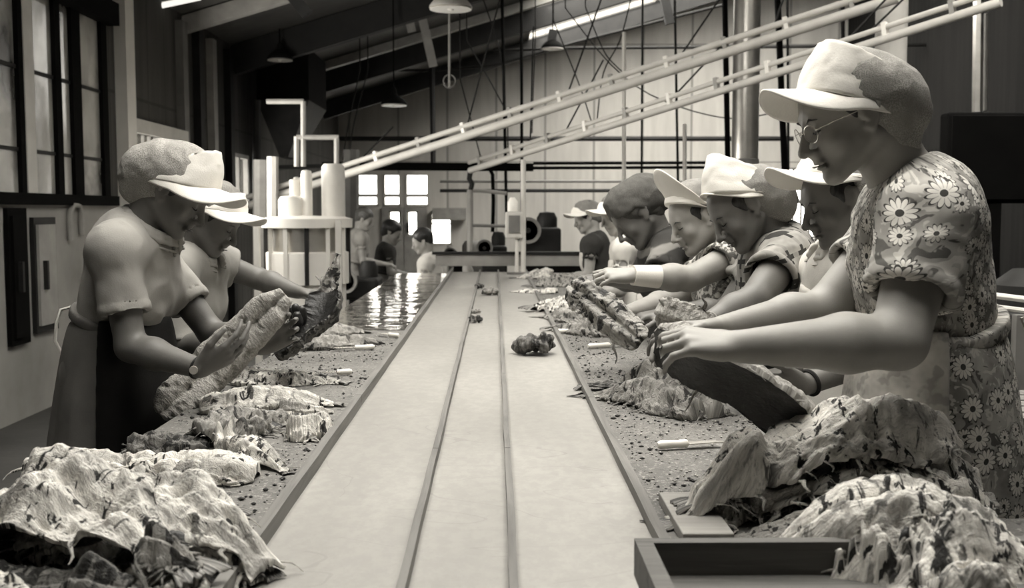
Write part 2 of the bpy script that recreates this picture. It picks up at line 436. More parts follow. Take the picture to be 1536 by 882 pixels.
MB().box((XE[0], Y0, TZ-.28), (XE[3], Y1, TZ-.215)).build('rail_frame', M['dark'], fr)
for x_ in (XE[0]+.025, XE[3]-.025):
    for y_ in (Y0+.35, Y1-.35): MB().box((x_-.03, y_-.04, 0), (x_+.03, y_+.04, TZ-.285)).build('leg', M['dark'], fr)

# crumbs of salt and fish strewn on the tables
def crumbs(name, x0, x1, y0, y1, n_, mat, seed, label, s0=.0015, s1=.006, dens=None):
    r = np.random.default_rng(seed); vs = []; fs = []
    base = np.array([(1,0,0),(-1,0,0),(0,1,0),(0,-1,0),(0,0,1),(0,0,-1)], float)
    ff = [(0,2,4),(2,1,4),(1,3,4),(3,0,4),(2,0,5),(1,2,5),(3,1,5),(0,3,5)]
    for i in range(n_):
        x, y = r.uniform(x0, x1), y0 + (y1-y0)*r.random()**1.3
        if noise3(x*6, y*4, seed) < -.25: continue
        s_ = s0 + (s1-s0)*r.random()**3
        q = base * s_ * r.uniform(.6, 1.5, (6, 1)) * np.array([1.2, 1.2, .7])
        q = q + np.array([x, y, TZ + s_*.5]); k = len(vs); vs += list(q); fs += [(a+k, b_+k, c_+k) for a, b_, c_ in ff]
    o = mesh_obj(name, np.array(vs), np.array(fs), mat, None, False)
    return tag(o, label, 'crumbs', kind='stuff')
M['crumbdark'] = plain('dark_crumb', .03); M['crumblight'] = plain('salt_crumb', .4)
crumbs('dark_crumbs', XE[3]+.03, TR, 1.6, 5.5, 1800, M['crumbdark'], 1, 'dark skin crumbs strewn over the right work table')
crumbs('salt_crumbs', XE[3]+.03, TR, 1.6, 7, 3000, M['crumblight'], 2, 'pale salt grains strewn over the right work table', .001, .004)
crumbs('dark_crumbs', TL, XE[0]-.03, 1.6, 4.5, 1200, M['crumbdark'], 3, 'dark skin crumbs strewn over the left work table')
crumbs('salt_crumbs', TL, XE[0]-.03, 1.6, 4.8, 2000, M['crumblight'], 4, 'pale salt grains strewn over the left work table', .001, .004)
# ------------------------------------------------------------------ smooth bodies from distance fields
def make_axis(lo, hi, h, coarse=None, fine=()):
    """grid coordinates; spacing h inside the fine ranges, coarse outside"""
    if coarse is None: return np.arange(lo, hi + h, h)
    out = [lo]; x = lo
    while x < hi:
        dmin = min([max(a - x, x - b, 0) for a, b in fine] or [9])
        s_ = h + (coarse - h) * min(dmin / .04, 1)
        x += max(s_, h); out.append(x)
    return np.array(out)
class Field:
    def __init__(s, ax, ay, az):
        s.x, s.y, s.z = ax, ay, az
        s.F = np.full((len(ax), len(ay), len(az)), .25, dtype=np.float32)
    def sub(s, lo, hi):
        i = [slice(max(np.searchsorted(a, l) - 1, 0), min(np.searchsorted(a, h) + 1, len(a))) for a, l, h in zip((s.x, s.y, s.z), lo, hi)]
        return tuple(i), s.x[i[0]][:, None, None], s.y[i[1]][None, :, None], s.z[i[2]][None, None, :]
    def blend(s, sl, d, k, op='u'):
        a = s.F[sl]
        if a.size == 0: return
        d = np.broadcast_to(d, a.shape)
        if op == 'u':
            if k > 0:
                h = np.maximum(k - np.abs(a - d), 0) / k; s.F[sl] = np.minimum(a, d) - h*h*k*.25
            else: s.F[sl] = np.minimum(a, d)
        else:   # carve
            d = -d
            if k > 0:
                h = np.maximum(k - np.abs(a - d), 0) / k; s.F[sl] = np.maximum(a, d) + h*h*k*.25
            else: s.F[sl] = np.maximum(a, d)
    def cone(s, a, b, r1, r2, k=.01, op='u', clip=None, squash=None):
        """tapered capsule; squash=(dir, factor) flattens it along dir"""
        a, b = np.asarray(a, float), np.asarray(b, float); R = max(r1, r2) * (1.0 if squash is None else max(1, 1/squash[1])) + max(k, .012) + .01
        lo = np.minimum(a, b) - R; hi = np.maximum(a, b) + R
        sl, X, Y, Z = s.sub(lo, hi)
        px, py, pz = X - a[0], Y - a[1], Z - a[2]; ab = b - a; L = float(ab @ ab) + 1e-9
        t = np.clip((px*ab[0] + py*ab[1] + pz*ab[2]) / L, 0, 1)
        dx, dy, dz = px - t*ab[0], py - t*ab[1], pz - t*ab[2]
        if squash is None: d = np.sqrt(dx*dx + dy*dy + dz*dz)
        else:
            n, q = nrm(squash[0]), squash[1]
            c = dx*n[0] + dy*n[1] + dz*n[2]
            d = np.sqrt(np.maximum(dx*dx + dy*dy + dz*dz - c*c, 0) + (c/q)**2)
        d = d - (r1 + (r2 - r1)*t)
        if squash is not None: d = d * min(1, squash[1])
        if clip is not None:
            for (cp, cn) in clip:
                d = np.maximum(d, (X-cp[0])*cn[0] + (Y-cp[1])*cn[1] + (Z-cp[2])*cn[2])
        s.blend(sl, d, k, op)
    def ell(s, c, r, R=None, k=.01, op='u', clip=None):
        c = np.asarray(c, float); m = max(r) + max(k, .012) + .01
        if R is None: R = np.eye(3)
        sl, X, Y, Z = s.sub(c - m, c + m)
        px, py, pz = X - c[0], Y - c[1], Z - c[2]
        q = [(px*R[0, i] + py*R[1, i] + pz*R[2, i]) for i in range(3)]
        k0 = np.sqrt(sum((q[i]/r[i])**2 for i in range(3))); k1 = np.sqrt(sum((q[i]/r[i]**2)**2 for i in range(3)))
        d = k0*(k0 - 1) / (k1 + 1e-6)
        d = np.where(k0 < .05, -min(r), d)
        if clip is not None:
            for (cp, cn) in clip:
                d = np.maximum(d, (X-cp[0])*cn[0] + (Y-cp[1])*cn[1] + (Z-cp[2])*cn[2])
        s.blend(sl, d, k, op)
    def func(s, lo, hi, fn, k=.01, op='u'):
        sl, X, Y, Z = s.sub(lo, hi); s.blend(sl, fn(X, Y, Z), k, op)
    def mesh(s):
        F = s.F; neg = F < 0
        nx, ny, nz = F.shape
        c = neg[:-1, :-1, :-1].astype(np.int8)
        for (i, j, k) in ((1,0,0),(0,1,0),(0,0,1),(1,1,0),(1,0,1),(0,1,1),(1,1,1)):
            c = c + neg[i:nx-1+i, j:ny-1+j, k:nz-1+k]
        act = (c > 0) & (c < 8); I, J, K = np.nonzero(act)
        idx = np.full(act.shape, -1, dtype=np.int32); idx[I, J, K] = np.arange(len(I))
        acc = np.zeros((len(I), 3)); cnt = np.zeros(len(I))
        ax = (s.x, s.y, s.z)
        for d in range(3):
            o1, o2 = [q for q in range(3) if q != d]
            for u in (0, 1):
                for v in (0, 1):
                    off = [0, 0, 0]; off[o1] = u; off[o2] = v; of2 = list(off); of2[d] += 1
                    a = F[I+off[0], J+off[1], K+off[2]]; b = F[I+of2[0], J+of2[1], K+of2[2]]
                    m = (a < 0) != (b < 0)
                    t = np.where(m, a / np.where(m, a - b, 1), 0)
                    base = [ax[q][(I, J, K)[q] + off[q]] for q in range(3)]
                    base[d] = base[d] + t * (ax[d][(I, J, K)[d] + 1] - ax[d][(I, J, K)[d]])
                    for q in range(3): acc[:, q] += np.where(m, base[q], 0)
                    cnt += m
        vs = acc / np.maximum(cnt, 1)[:, None]
        quads = []
        for d in range(3):
            o1, o2 = (d+1) % 3, (d+2) % 3
            sa = [slice(None)]*3; sb = [slice(None)]*3; sa[d] = slice(0, -1); sb[d] = slice(1, None)
            ch = neg[tuple(sa)] != neg[tuple(sb)]
            E = np.array(np.nonzero(ch)); ok = (E[o1] > 0) & (E[o2] > 0) & (E[o1] < F.shape[o1]-1) & (E[o2] < F.shape[o2]-1)
            E = E[:, ok]
            inside = neg[E[0], E[1], E[2]]
            def cell(u, v):
                q = [E[0].copy(), E[1].copy(), E[2].copy()]; q[o1] = q[o1] + u; q[o2] = q[o2] + v
                return idx[q[0], q[1], q[2]]
            q4 = np.stack([cell(-1,-1), cell(0,-1), cell(0,0), cell(-1,0)], 1)
            q4[~inside] = q4[~inside][:, ::-1]
            quads.append(q4)
        q = np.concatenate(quads); q = q[(q >= 0).all(1)]
        return vs, q
def vnormals(vs, q):
    n = np.cross(vs[q[:, 2]] - vs[q[:, 0]], vs[q[:, 3]] - vs[q[:, 1]])
    out = np.zeros_like(vs)
    for i in range(4):
        for d in range(3): out[:, d] += np.bincount(q[:, i], weights=n[:, d], minlength=len(vs))
    return out / (np.linalg.norm(out, axis=1, keepdims=True) + 1e-9)
def smooth(vs, q, it=2, w=.5):
    n = len(vs)
    a = np.concatenate([q[:, i] for i in range(4)]); b = np.concatenate([q[:, (i+1) % 4] for i in range(4)])
    cnt = np.bincount(a, minlength=n) + np.bincount(b, minlength=n)
    for _ in range(it):
        out = np.zeros_like(vs)
        for d in range(3):
            out[:, d] = (np.bincount(a, weights=vs[b, d], minlength=n) + np.bincount(b, weights=vs[a, d], minlength=n)) / np.maximum(cnt, 1)
        vs = vs + (out - vs) * w
    return vs

# frames: columns = right, forward, up
def frame(fwd, up):
    f = nrm(fwd); u = np.asarray(up, float); u = nrm(u - f*np.dot(u, f)); r = np.cross(f, u)
    return np.stack([r, f, u], 1)
class Head:
    """head-local helper: (right, forward, up) in metres from the head's centre"""
    def __init__(s, c, fwd, up, sc=1.0): s.c = np.asarray(c, float); s.R = frame(fwd, up); s.s = sc
    def p(s, x, y, z): return s.c + s.R @ (V(x, y, z) * s.s)

def head_prims(F, H, det=True):
    p, R, s = H.p, H.R, H.s
    E = lambda c, r, **k: F.ell(p(*c), [q*s for q in r], R, **k)
    C = lambda a, b, r1, r2, **k: F.cone(p(*a), p(*b), r1*s, r2*s, **k)
    E((0, -.018, .038), (.072, .092, .078), k=.01)
    E((0, .028, .018), (.062, .060, .075), k=.03)                       # forehead and upper face
    E((0, .030, -.042), (.050, .052, .056), k=.03)                     # lower face
    for q in (-1, 1):
        C((q*.054, -.004, -.045), (q*.020, .066, -.094), .017, .015, k=.03)   # jaw line
        E((q*.036, .062, -.026), (.022, .020, .022), k=.02)            # cheeks
    E((0, .074, -.096), (.019, .017, .017), k=.016)                    # chin
    C((-.03, .078, .022), (.03, .078, .022), .010, .010, k=.014)       # brow
    for q in (-1, 1): E((q*.031, .096, .003), (.017, .016, .012), k=.012, op='c')
    for q in (-1, 1): E((q*.030, .0765, .002), (.0145, .012, .0115), k=.003)    # lids
    C((0, .087, .012), (0, .113, -.031), .0080, .0100, k=.012)         # nose
    E((0, .112, -.034), (.0105, .0105, .0095), k=.006)
    for q in (-1, 1): E((q*.0115, .098, -.037), (.0075, .010, .007), k=.006)
    E((0, .092, -.050), (.016, .008, .008), k=.012)
    E((0, .0905, -.0605), (.022, .009, .0050), k=.005)                 # upper lip
    E((0, .0885, -.0720), (.019, .009, .0056), k=.005)                 # lower lip
    if det:
        C((-.023, .092, -.0665), (.023, .092, -.0665), .0022, .0022, k=.003, op='c')
        for q in (-1, 1):
            C((q*.019, .0875, -.001), (q*.041, .080, -.001), .0016, .0016, k=.002, op='c')
    for q in (-1, 1):                                                  # ears
        pts = [(.069, .006, -.026), (.076, -.004, -.034), (.080, -.016, -.018), (.084, -.024, .006), (.083, -.020, .022), (.078, -.006, .026), (.073, .006, .014), (.072, .006, -.004)]
        for a, b in zip(pts[:-1], pts[1:]): C((q*a[0], a[1], a[2]), (q*b[0], b[1], b[2]), .0055, .0055, k=.004)
        E((q*.073, -.008, -.002), (.007, .016, .024), k=.008)

def hand(F, wrist, d, n, side, curl=(.5,.5,.5,.5), spread=.06, sc=1.0, thumb=.6, thumb_out=.6, joints=None):
    """wrist position, d to the knuckles, n = way the palm faces, side=+1 right hand, -1 left hand"""
    d = nrm(d); n = nrm(n - d*np.dot(n, d)); s = np.cross(d, n) * side     # towards the thumb
    w = np.asarray(wrist, float)
    kn = []
    for i, o in enumerate((.031, .0105, -.0105, -.030)):
        L = (.086, .090, .085, .077)[i] * sc
        k_ = w + d*L + s*o*sc - n*(.004 if i in (1, 2) else 0)*sc
        F.cone(w + d*.012*sc + s*o*.55*sc, k_, .0135*sc, .0105*sc, k=.014); kn.append(k_)
    F.cone(w + d*.03*sc + s*.018*sc + n*.008*sc, w + d*.05*sc + s*.02*sc + n*.008*sc, .014*sc, .012*sc, k=.014)
    F.cone(w + d*.03*sc - s*.02*sc + n*.006*sc, w + d*.055*sc - s*.022*sc + n*.005*sc, .012*sc, .011*sc, k=.014)
    for i in range(4):
        c = curl[i] if hasattr(curl, '__len__') else curl
        ln = ((.042, .026, .021), (.047, .030, .023), (.043, .028, .022), (.034, .021, .019))[i]
        rr = (.0088, .0080, .0070) if i < 3 else (.0078, .0070, .0062)
        dd = nrm(d + s * spread * (1.5 - i)); p0 = kn[i]
        ang = 0
        for j in range(3):
            ang += c * (.9, 1.15, .8)[j]
            v = dd*math.cos(ang) + n*math.sin(ang)
            p1 = p0 + v*ln[j]*sc
            F.cone(p0, p1, rr[j]*sc*(1.06), (rr[j]-.0007)*sc, k=.004 if j == 0 else .0025); p0 = p1
    # thumb: leaves the side of the palm near its base
    b = w + d*.026*sc + s*.026*sc + n*.004*sc
    v1 = nrm(d*.75 + s*thumb_out + n*.35*thumb); p1 = b + v1*.042*sc
    F.cone(b, p1, .0145*sc, .0105*sc, k=.012)
    v2 = nrm(d*.95 + s*thumb_out*.35 + n*.55*thumb); p2 = p1 + v2*.031*sc; F.cone(p1, p2, .0103*sc, .009*sc, k=.004)
    v3 = nrm(d + s*thumb_out*.05 + n*.75*thumb); p3 = p2 + v3*.024*sc; F.cone(p2, p3, .0092*sc, .0075*sc, k=.003)
    return kn

def skirt_fn(c0, c1, r0, r1, ratio, R, folds, amp, seed=0, p=1.0):
    """cone from waist point c0 down to hem c1, half-width r0 -> r1, elliptic (depth = ratio*width), with folds"""
    c0, c1 = np.asarray(c0, float), np.asarray(c1, float); H_ = c0[2] - c1[2]
    def fn(X, Y, Z):
        t = np.clip((c0[2] - Z)/H_, 0, 1)
        cx, cy = c0[0] + (c1[0]-c0[0])*t, c0[1] + (c1[1]-c0[1])*t
        px, py = X - cx, Y - cy
        u = px*R[0, 0] + py*R[1, 0]; v = (px*R[0, 1] + py*R[1, 1]) / ratio
        rho = np.sqrt(u*u + v*v) + 1e-6; th = np.arctan2(v, u)
        r = r0 + (r1 - r0)*t**p
        w_ = np.sin(th*folds + 1.7*np.sin(th*2 + seed)) + .5*np.sin(th*(folds*1.7//1) + seed*2)
        d = (rho - r*(1 + amp*w_*t)) * min(1, ratio) * .9
        return np.maximum(np.maximum(d, Z - c0[2]), c1[2] - Z)
    return fn
# ------------------------------------------------------------------ materials of people
def skin_mat(name, v):
    n = NT(name); c = n.coord(); f = n.noise(c, 14, 4)
    col = n.ramp(f, [(.3, v*.9), (.7, v*1.1)])
    return n.bsdf(col, .5, 0, n.bump(n.noise(c, 220, 3), .12, .001), .4)
M['skin'] = skin_mat('skin', .15); M['skin2'] = skin_mat('skin_pale', .31)
n = NT('dark_hair'); c = n.coord('Object', (1, 1, .25)); f = n.noise(c, 160, 3)
M['hair'] = n.bsdf(n.ramp(f, [(.3, .006), (.7, .03)]), .45, 0, n.bump(f, .6, .003))
n = NT('grey_hair'); c = n.coord('Object', (1, 1, .25)); f = n.noise(c, 160, 3)
M['hairgrey'] = n.bsdf(n.ramp(f, [(.3, .03), (.7, .12)]), .5, 0, n.bump(f, .6, .003))
M['cap'] = cloth('white_cap_cotton', .80, .03)
def netmat(name, v, hole=.35):
    n = NT(name); c = n.coord(); f = n.noise(c, 14, 4); f3 = n.noise(c, 420, 2)
    col = n.ramp(f, [(.3, v*.6), (.7, v*1.15)]); col = n.mix(n.ramp(f3, [(.45, (0,0,0,1)), (.55, (1,1,1,1))]), col, g(v*.6))
    return n.bsdf(col, .85, 0, n.bump(f3, .6, .002, n.bump(f, .5, .01)), .2)
M['net'] = netmat('grey_gauze_snood', .30); M['netpale'] = netmat('pale_gauze_snood', .42); M['netdark'] = netmat('dark_hairnet', .13)
M['knit'] = cloth('pale_knit_shirt', .36, .05); M['shirt'] = cloth('pale_cotton_shirt', .30, .08)
M['apron'] = cloth('grey_apron_cotton', .33, .1); M['apronwhite'] = cloth('white_apron_cotton', .62, .08); M['apronblack'] = cloth('black_rubber_apron', .012, .2, rough=.5)
n = NT('faded_print_apron'); c = n.coord(); f = n.noise(c, 13, 3); f2 = n.noise(c, 30, 2)
M['apronpale'] = n.bsdf(n.mix(n.ramp(f2, [(.55, (0,0,0,1)), (.62, (.6,.6,.6,1))]), n.ramp(f, [(.35, .36), (.6, .60)]), g(.22)), .9, 0, n.bump(f, .4, .01), .2)
M['skirtgrey'] = cloth('grey_skirt_cotton', .17, .15)
M['skirtdark'] = cloth('dark_skirt_cotton', .04, .2)
M['glove'] = plain('dark_rubber_glove', .02, .4, bump=.3, bscale=30, bdist=.01)
M['shoe'] = plain('dark_leather', .02, .4); M['eye'] = plain('dark_eye', .015, .2, bump=0); M['lip'] = skin_mat('lip', .07)
M['stripe'] = None
def daisy_mat(name):
    n = NT(name); uv = n.n('ShaderNodeUVMap'); col = None
    def vm(op, a, b=None, sc=None):
        nd = n.n('ShaderNodeVectorMath', operation=op); n.set(nd, 0, a)
        if b is not None: n.set(nd, 1, b)
        if sc is not None: nd.inputs[3].default_value = sc
        return nd.outputs[0]
    base = n.ramp(n.noise(uv.outputs[0], 14, 3), [(.38, .20), (.5, .30), (.62, .40)])
    # leafy dark and pale scribbles between the flowers
    lf = n.noise(uv.outputs[0], 38, 2, .5, 1.2)
    base = n.mix(n.ramp(lf, [(.60, (0,0,0,1)), (.63, (1,1,1,1))]), base, g(.10))
    base = n.mix(n.ramp(lf, [(.40, (1,1,1,1)), (.43, (0,0,0,1))]), base, g(.5))
    for (scale, off, rad) in ((25.0, 3.3, .33), (17.0, 0.0, .37)):
        uvs = vm('ADD', vm('SCALE', uv.outputs[0], None, scale), (off, off, 0))
        vo = n.n('ShaderNodeTexVoronoi', voronoi_dimensions='2D', feature='F1'); vo.inputs['Scale'].default_value = 1; vo.inputs['Randomness'].default_value = .55
        n.set(vo, 'Vector', uvs)
        dv = vm('SUBTRACT', uvs, vo.outputs['Position']); sp = n.n('ShaderNodeSeparateXYZ'); n.set(sp, 0, dv)
        r = vo.outputs['Distance']; th = n.math('ARCTAN2', sp.outputs[1], sp.outputs[0])
        cc = n.n('ShaderNodeSeparateColor'); n.set(cc, 0, vo.outputs['Color'])
        pet = n.math('ABSOLUTE', n.math('COSINE', n.math('MULTIPLY', th, 6)))
        lim = n.math('MULTIPLY', n.math('ADD', n.math('MULTIPLY', pet, .38), .62), rad)
        on = n.math('GREATER_THAN', cc.outputs[0], .55 if scale > 20 else .30)
        halo = n.math('MULTIPLY', n.math('LESS_THAN', r, n.math('MULTIPLY', lim, 1.16)), on)
        fl = n.math('MULTIPLY', n.math('LESS_THAN', r, lim), on)
        ray = n.math('MULTIPLY', n.math('LESS_THAN', pet, .30), n.math('GREATER_THAN', r, rad*.35))
        ctr = n.math('MULTIPLY', n.math('LESS_THAN', r, rad*.26), on)
        base = n.mix(halo, base, g(.05)); base = n.mix(fl, base, g(.66))
        base = n.mix(n.math('MULTIPLY', fl, n.math('MULTIPLY', ray, .6)), base, g(.2)); base = n.mix(ctr, base, g(.05))
    return n.bsdf(base, .85, 0, n.bump(n.noise(uv.outputs[0], 30, 3), .3, .004), .2)
M['daisy'] = daisy_mat('daisy_print_cotton')
def checks():
    n = NT('cross_check_cotton'); c = n.coord('Object', (1, 1, 1)); nz = n.noise(c, 20, 2)
    sp = n.n('ShaderNodeSeparateXYZ'); n.set(sp, 0, c)
    fx = n.math('FRACT', n.math('ADD', n.math('MULTIPLY', sp.outputs[0], 14), n.math('MULTIPLY', sp.outputs[1], 14)))
    fz = n.math('FRACT', n.math('SUBTRACT', n.math('MULTIPLY', sp.outputs[2], 14), n.math('MULTIPLY', sp.outputs[0], 5)))
    a = n.math('LESS_THAN', n.math('ABSOLUTE', n.math('SUBTRACT', fx, .5)), .10); b = n.math('LESS_THAN', n.math('ABSOLUTE', n.math('SUBTRACT', fz, .5)), .10)
    a2 = n.math('LESS_THAN', n.math('ABSOLUTE', n.math('SUBTRACT', fx, .5)), .32); b2 = n.math('LESS_THAN', n.math('ABSOLUTE', n.math('SUBTRACT', fz, .5)), .32)
    cross = n.math('MAXIMUM', n.math('MULTIPLY', a, b2), n.math('MULTIPLY', b, a2))
    col = n.mix(n.math('MULTIPLY', n.math('MAXIMUM', a, b), .35), n.ramp(nz, [(.3, .22), (.7, .36)]), g(.12)); col = n.mix(cross, col, g(.035))
    return n.bsdf(col, .9, 0, n.bump(nz, .3, .01), .2)
M['check'] = checks()
def stripes():
    n = NT('striped_jersey'); c = n.coord(); sp = n.n('ShaderNodeSeparateXYZ'); n.set(sp, 0, c)
    q = n.math('ADD', n.math('MULTIPLY', sp.outputs[2], 8.5), n.math('MULTIPLY', sp.outputs[0], -3.5)); f = n.math('FRACT', n.math('ADD', q, n.math('MULTIPLY', n.noise(c, 6, 2), .6)))
    return n.bsdf(n.ramp(f, [(.0, .03), (.30, .03), (.36, .16), (.60, .19), (.66, .05), (1, .03)]), .9, 0, None, .2)
M['stripe'] = stripes()
def speckle():
    n = NT('small_print_cotton'); c = n.coord(); f = n.noise(c, 55, 3)
    return n.bsdf(n.ramp(f, [(.46, .10), (.54, .45)]), .9, 0, n.bump(f, .3, .004), .2)
M['speckle'] = speckle()

def uvproj(vs, o, R):
    q = (vs - o) @ R; th = np.arctan2(q[:, 0], q[:, 1])
    return np.stack([th * .20, q[:, 2]], 1)

def wrinkle(vs, q, amp, sx=9, seed=0, R=None, stretch=(1,1,1)):
    nn = vnormals(vs, q); p = vs * np.array(stretch)
    a = fbm(p[:, 0]*sx + seed, p[:, 1]*sx, p[:, 2]*sx, 3)
    a = 1 - np.abs(a)*2.4
    return vs + nn * (a * amp)[:, None]

def cap(H, root, h, style='peak', brim_pitch=0, net='net', tall=.10, pitch=0, snood=1.0, brimL=.085, seed=0, lift=0, drop=0, split=True, matc='cap', slope=.40, csc=1.07, lip=.014):
    """white work cap: crown, curved brim and gauze snood; pitch tips the cap back on the head"""
    cp = math.cos(pitch); sp = math.sin(pitch)
    R2 = np.stack([H.R[:, 0], H.R[:, 1]*cp + H.R[:, 2]*sp, -H.R[:, 1]*sp + H.R[:, 2]*cp], 1)
    K = Head(H.c, R2[:, 1], R2[:, 2], H.s*csc); K.R = R2; s = H.s*csc
    b0 = .034 + lift
    vs = []; n_ = 64; tl = max(tall, .001); rings = []
    if tall:
        for u in np.linspace(0, 1, 15): rings.append((u, 1.0))
        rings += [(1.015, .97), (1.02, .88), (1.015, .5), (1.01, .22)]
        for (u, q) in rings:
            uu = min(u, 1); yf = .109 - .016*uu + .006*math.sin(PI*uu); yb = -.090 + .022*uu; hx = .089*(1 - .30*uu**1.5)
            z = b0 - .004 + tl*u; yc = (yf+yb)/2
            for k_ in range(n_):
                a = 2*PI*k_/n_; c_, s_ = math.cos(a), math.sin(a); e_ = .80
                x = hx*q*math.copysign(abs(c_)**e_, c_); y = yc + (yf-yb)/2*q*math.copysign(abs(s_)**e_, s_)
                tilt = .02*(max(0, -y)/.08)*(1-uu)
                vs.append(K.p(x, y, z - slope*uu*max(0, yf - y)))
        fs = []
        for i in range(len(rings)-1):
            for k_ in range(n_): k2 = (k_+1) % n_; fs.append((i*n_+k_, i*n_+k2, (i+1)*n_+k2, (i+1)*n_+k_))
        q = np.array(fs); vs = np.array(vs)
        nn = vnormals(vs, q); L = (vs - K.c) @ R2
        a = fbm(L[:,0]*16+seed, L[:,1]*16, L[:,2]*22, 2); vs = vs + nn*(-.006*np.clip(.16 - np.abs(a), 0, 1)*6*.5 + .004*fbm(L[:,0]*9, L[:,1]*9, L[:,2]*9+seed, 2))[:, None]
        f2 = [tuple(map(int, t)) for t in q] + [tuple((len(rings)-1)*n_+k_ for k_ in range(n_)), tuple(range(n_-1, -1, -1))]
        mesh_obj('cap_crown', vs, f2, M[matc], root)
    if snood:
        m = .26*s; ax = [make_axis(H.c[i]-m, H.c[i]+m, h) for i in range(3)]
        F = Field(*ax); f_ = snood
        F.ell(K.p(0, -.034, .046), (.0835*s, .092*s*f_, .080*s), R2, k=0)
        F.ell(K.p(0, .002, .040), (.082*s, .098*s, .087*s), R2, k=.01)
        F.ell(K.p(0, -.078*f_, .028-drop*.4), (.070*s, .066*s*f_, .072*s), R2, k=.03)
        F.ell(K.p(0, -.098*f_, -.018-drop), (.052*s, .040*s, .030*s), R2, k=.02)
        if seed == 1: F.cone(K.p(0, -.112*f_, -.026-drop), K.p(0, -.136*f_, -.034-drop), .016*s, .022*s, k=.015, squash=(R2[:, 2], .5))
        fc = K.p(0, .075, 0)
        F.F = np.maximum(F.F, -((F.x[:,None,None]-K.p(0,0,b0-.006)[0])*R2[0,2] + (F.y[None,:,None]-K.p(0,0,b0-.006)[1])*R2[1,2] + (F.z[None,None,:]-K.p(0,0,b0-.006)[2])*R2[2,2]) - 2.2*np.maximum(0, -((F.x[:,None,None]-K.p(0,.0,0)[0])*R2[0,1] + (F.y[None,:,None]-K.p(0,.0,0)[1])*R2[1,1] + (F.z[None,None,:]-K.p(0,.0,0)[2])*R2[2,1]))).astype(np.float32)
        F.func(H.c-.4, H.c+.4, lambda X, Y, Z: -((X-fc[0])*R2[0,1] + (Y-fc[1])*R2[1,1] + (Z-fc[2])*R2[2,1]), 0, 'c')
        vs, q = F.mesh(); vs = wrinkle(vs, q, .006, 13, seed+5); vs = smooth(vs, q, 1)
        mesh_obj('cap_snood', vs, q, M[net], root)
    if brimL:
        vs = []; nU, nV = 40, 10
        for side in (0, 1):
            for i in range(nU+1):
                a = (-1 + 2*i/nU) * math.radians(118)
                for j in range(nV+1):
                    v = j/nV; L = max(brimL * max(math.cos(a*.98), 0)**.55, lip*(1 - .6*max(0, abs(a)-1.5)/.56)) * v
                    x = math.sin(a)*(.084 + L*.5); y = math.cos(a)*.105 + L*(.9)
                    z = b0 + .004 + L*math.tan(brim_pitch) - .35*L*abs(math.sin(a))**1.5 - .12*x*x/.08*v + (0 if side == 0 else -.004)
                    vs.append(K.p(x, y - .004, z))
        fs = []; N = (nU+1)*(nV+1); id_ = lambda s_, i, j: s_*N + i*(nV+1) + j
        for i in range(nU):
            for j in range(nV):
                fs.append((id_(0,i,j), id_(0,i+1,j), id_(0,i+1,j+1), id_(0,i,j+1))); fs.append((id_(1,i,j), id_(1,i,j+1), id_(1,i+1,j+1), id_(1,i+1,j)))
            fs.append((id_(0,i,nV), id_(0,i+1,nV), id_(1,i+1,nV), id_(1,i,nV)))
            fs.append((id_(0,i+1,0), id_(0,i,0), id_(1,i,0), id_(1,i+1,0)))
        for j in range(nV): fs.append((id_(0,0,j), id_(0,0,j+1), id_(1,0,j+1), id_(1,0,j))); fs.append((id_(0,nU,j+1), id_(0,nU,j), id_(1,nU,j), id_(1,nU,j+1)))
        mesh_obj('cap_brim', vs, fs, M[matc], root)
    return K

def hair_cap(H, root, h, mat='hair', seed=0, low=-.03, back=1.0, front=True, puff=0, fringe=0):
    m = .2*H.s; F = Field(*[make_axis(H.c[i]-m, H.c[i]+m, h) for i in range(3)]); R = H.R; s = H.s
    F.ell(H.p(0, -.022, .042), ((.076+puff)*s, (.094+puff)*s, (.080+puff)*s), R, k=0)
    F.ell(H.p(0, -.062, -.022), (.060*s, .045*s*back, .055*s), R, k=.03)
    for q in (-1, 1): F.cone(H.p(q*.061, .026, .032), H.p(q*.067, .002, low+.015), .015*s, .007*s, k=.015)
    if front:
        F.ell(H.p(0, .118, -.03-fringe), (.066*s, .058*s, .084*s), R, k=.01, op='c')
    else:
        F.ell(H.p(0, .10, -.02), (.09*s, .062*s, .095*s), R, k=.01, op='c')
    for q in (-1, 1): F.ell(H.p(q*.085, .002, -.012), (.024*s, .020*s, .026*s), R, k=.004, op='c')
    F.ell(H.p(0, .02, -.12), (.12*s, .12*s, .06*s), R, k=.01, op='c')
    vs, q = F.mesh(); nn = vnormals(vs, q); L = (vs - H.c) @ R
    a = np.sin(L[:, 0]*340 + 3*fbm(L[:, 0]*12, L[:, 1]*12, L[:, 2]*12 + seed)); vs = vs + nn*(a*.0012 + .004*fbm(L[:, 0]*30, L[:, 1]*14, L[:, 2]*14 + seed))[:, None]
    mesh_obj('hair', vs, q, M[mat], root)

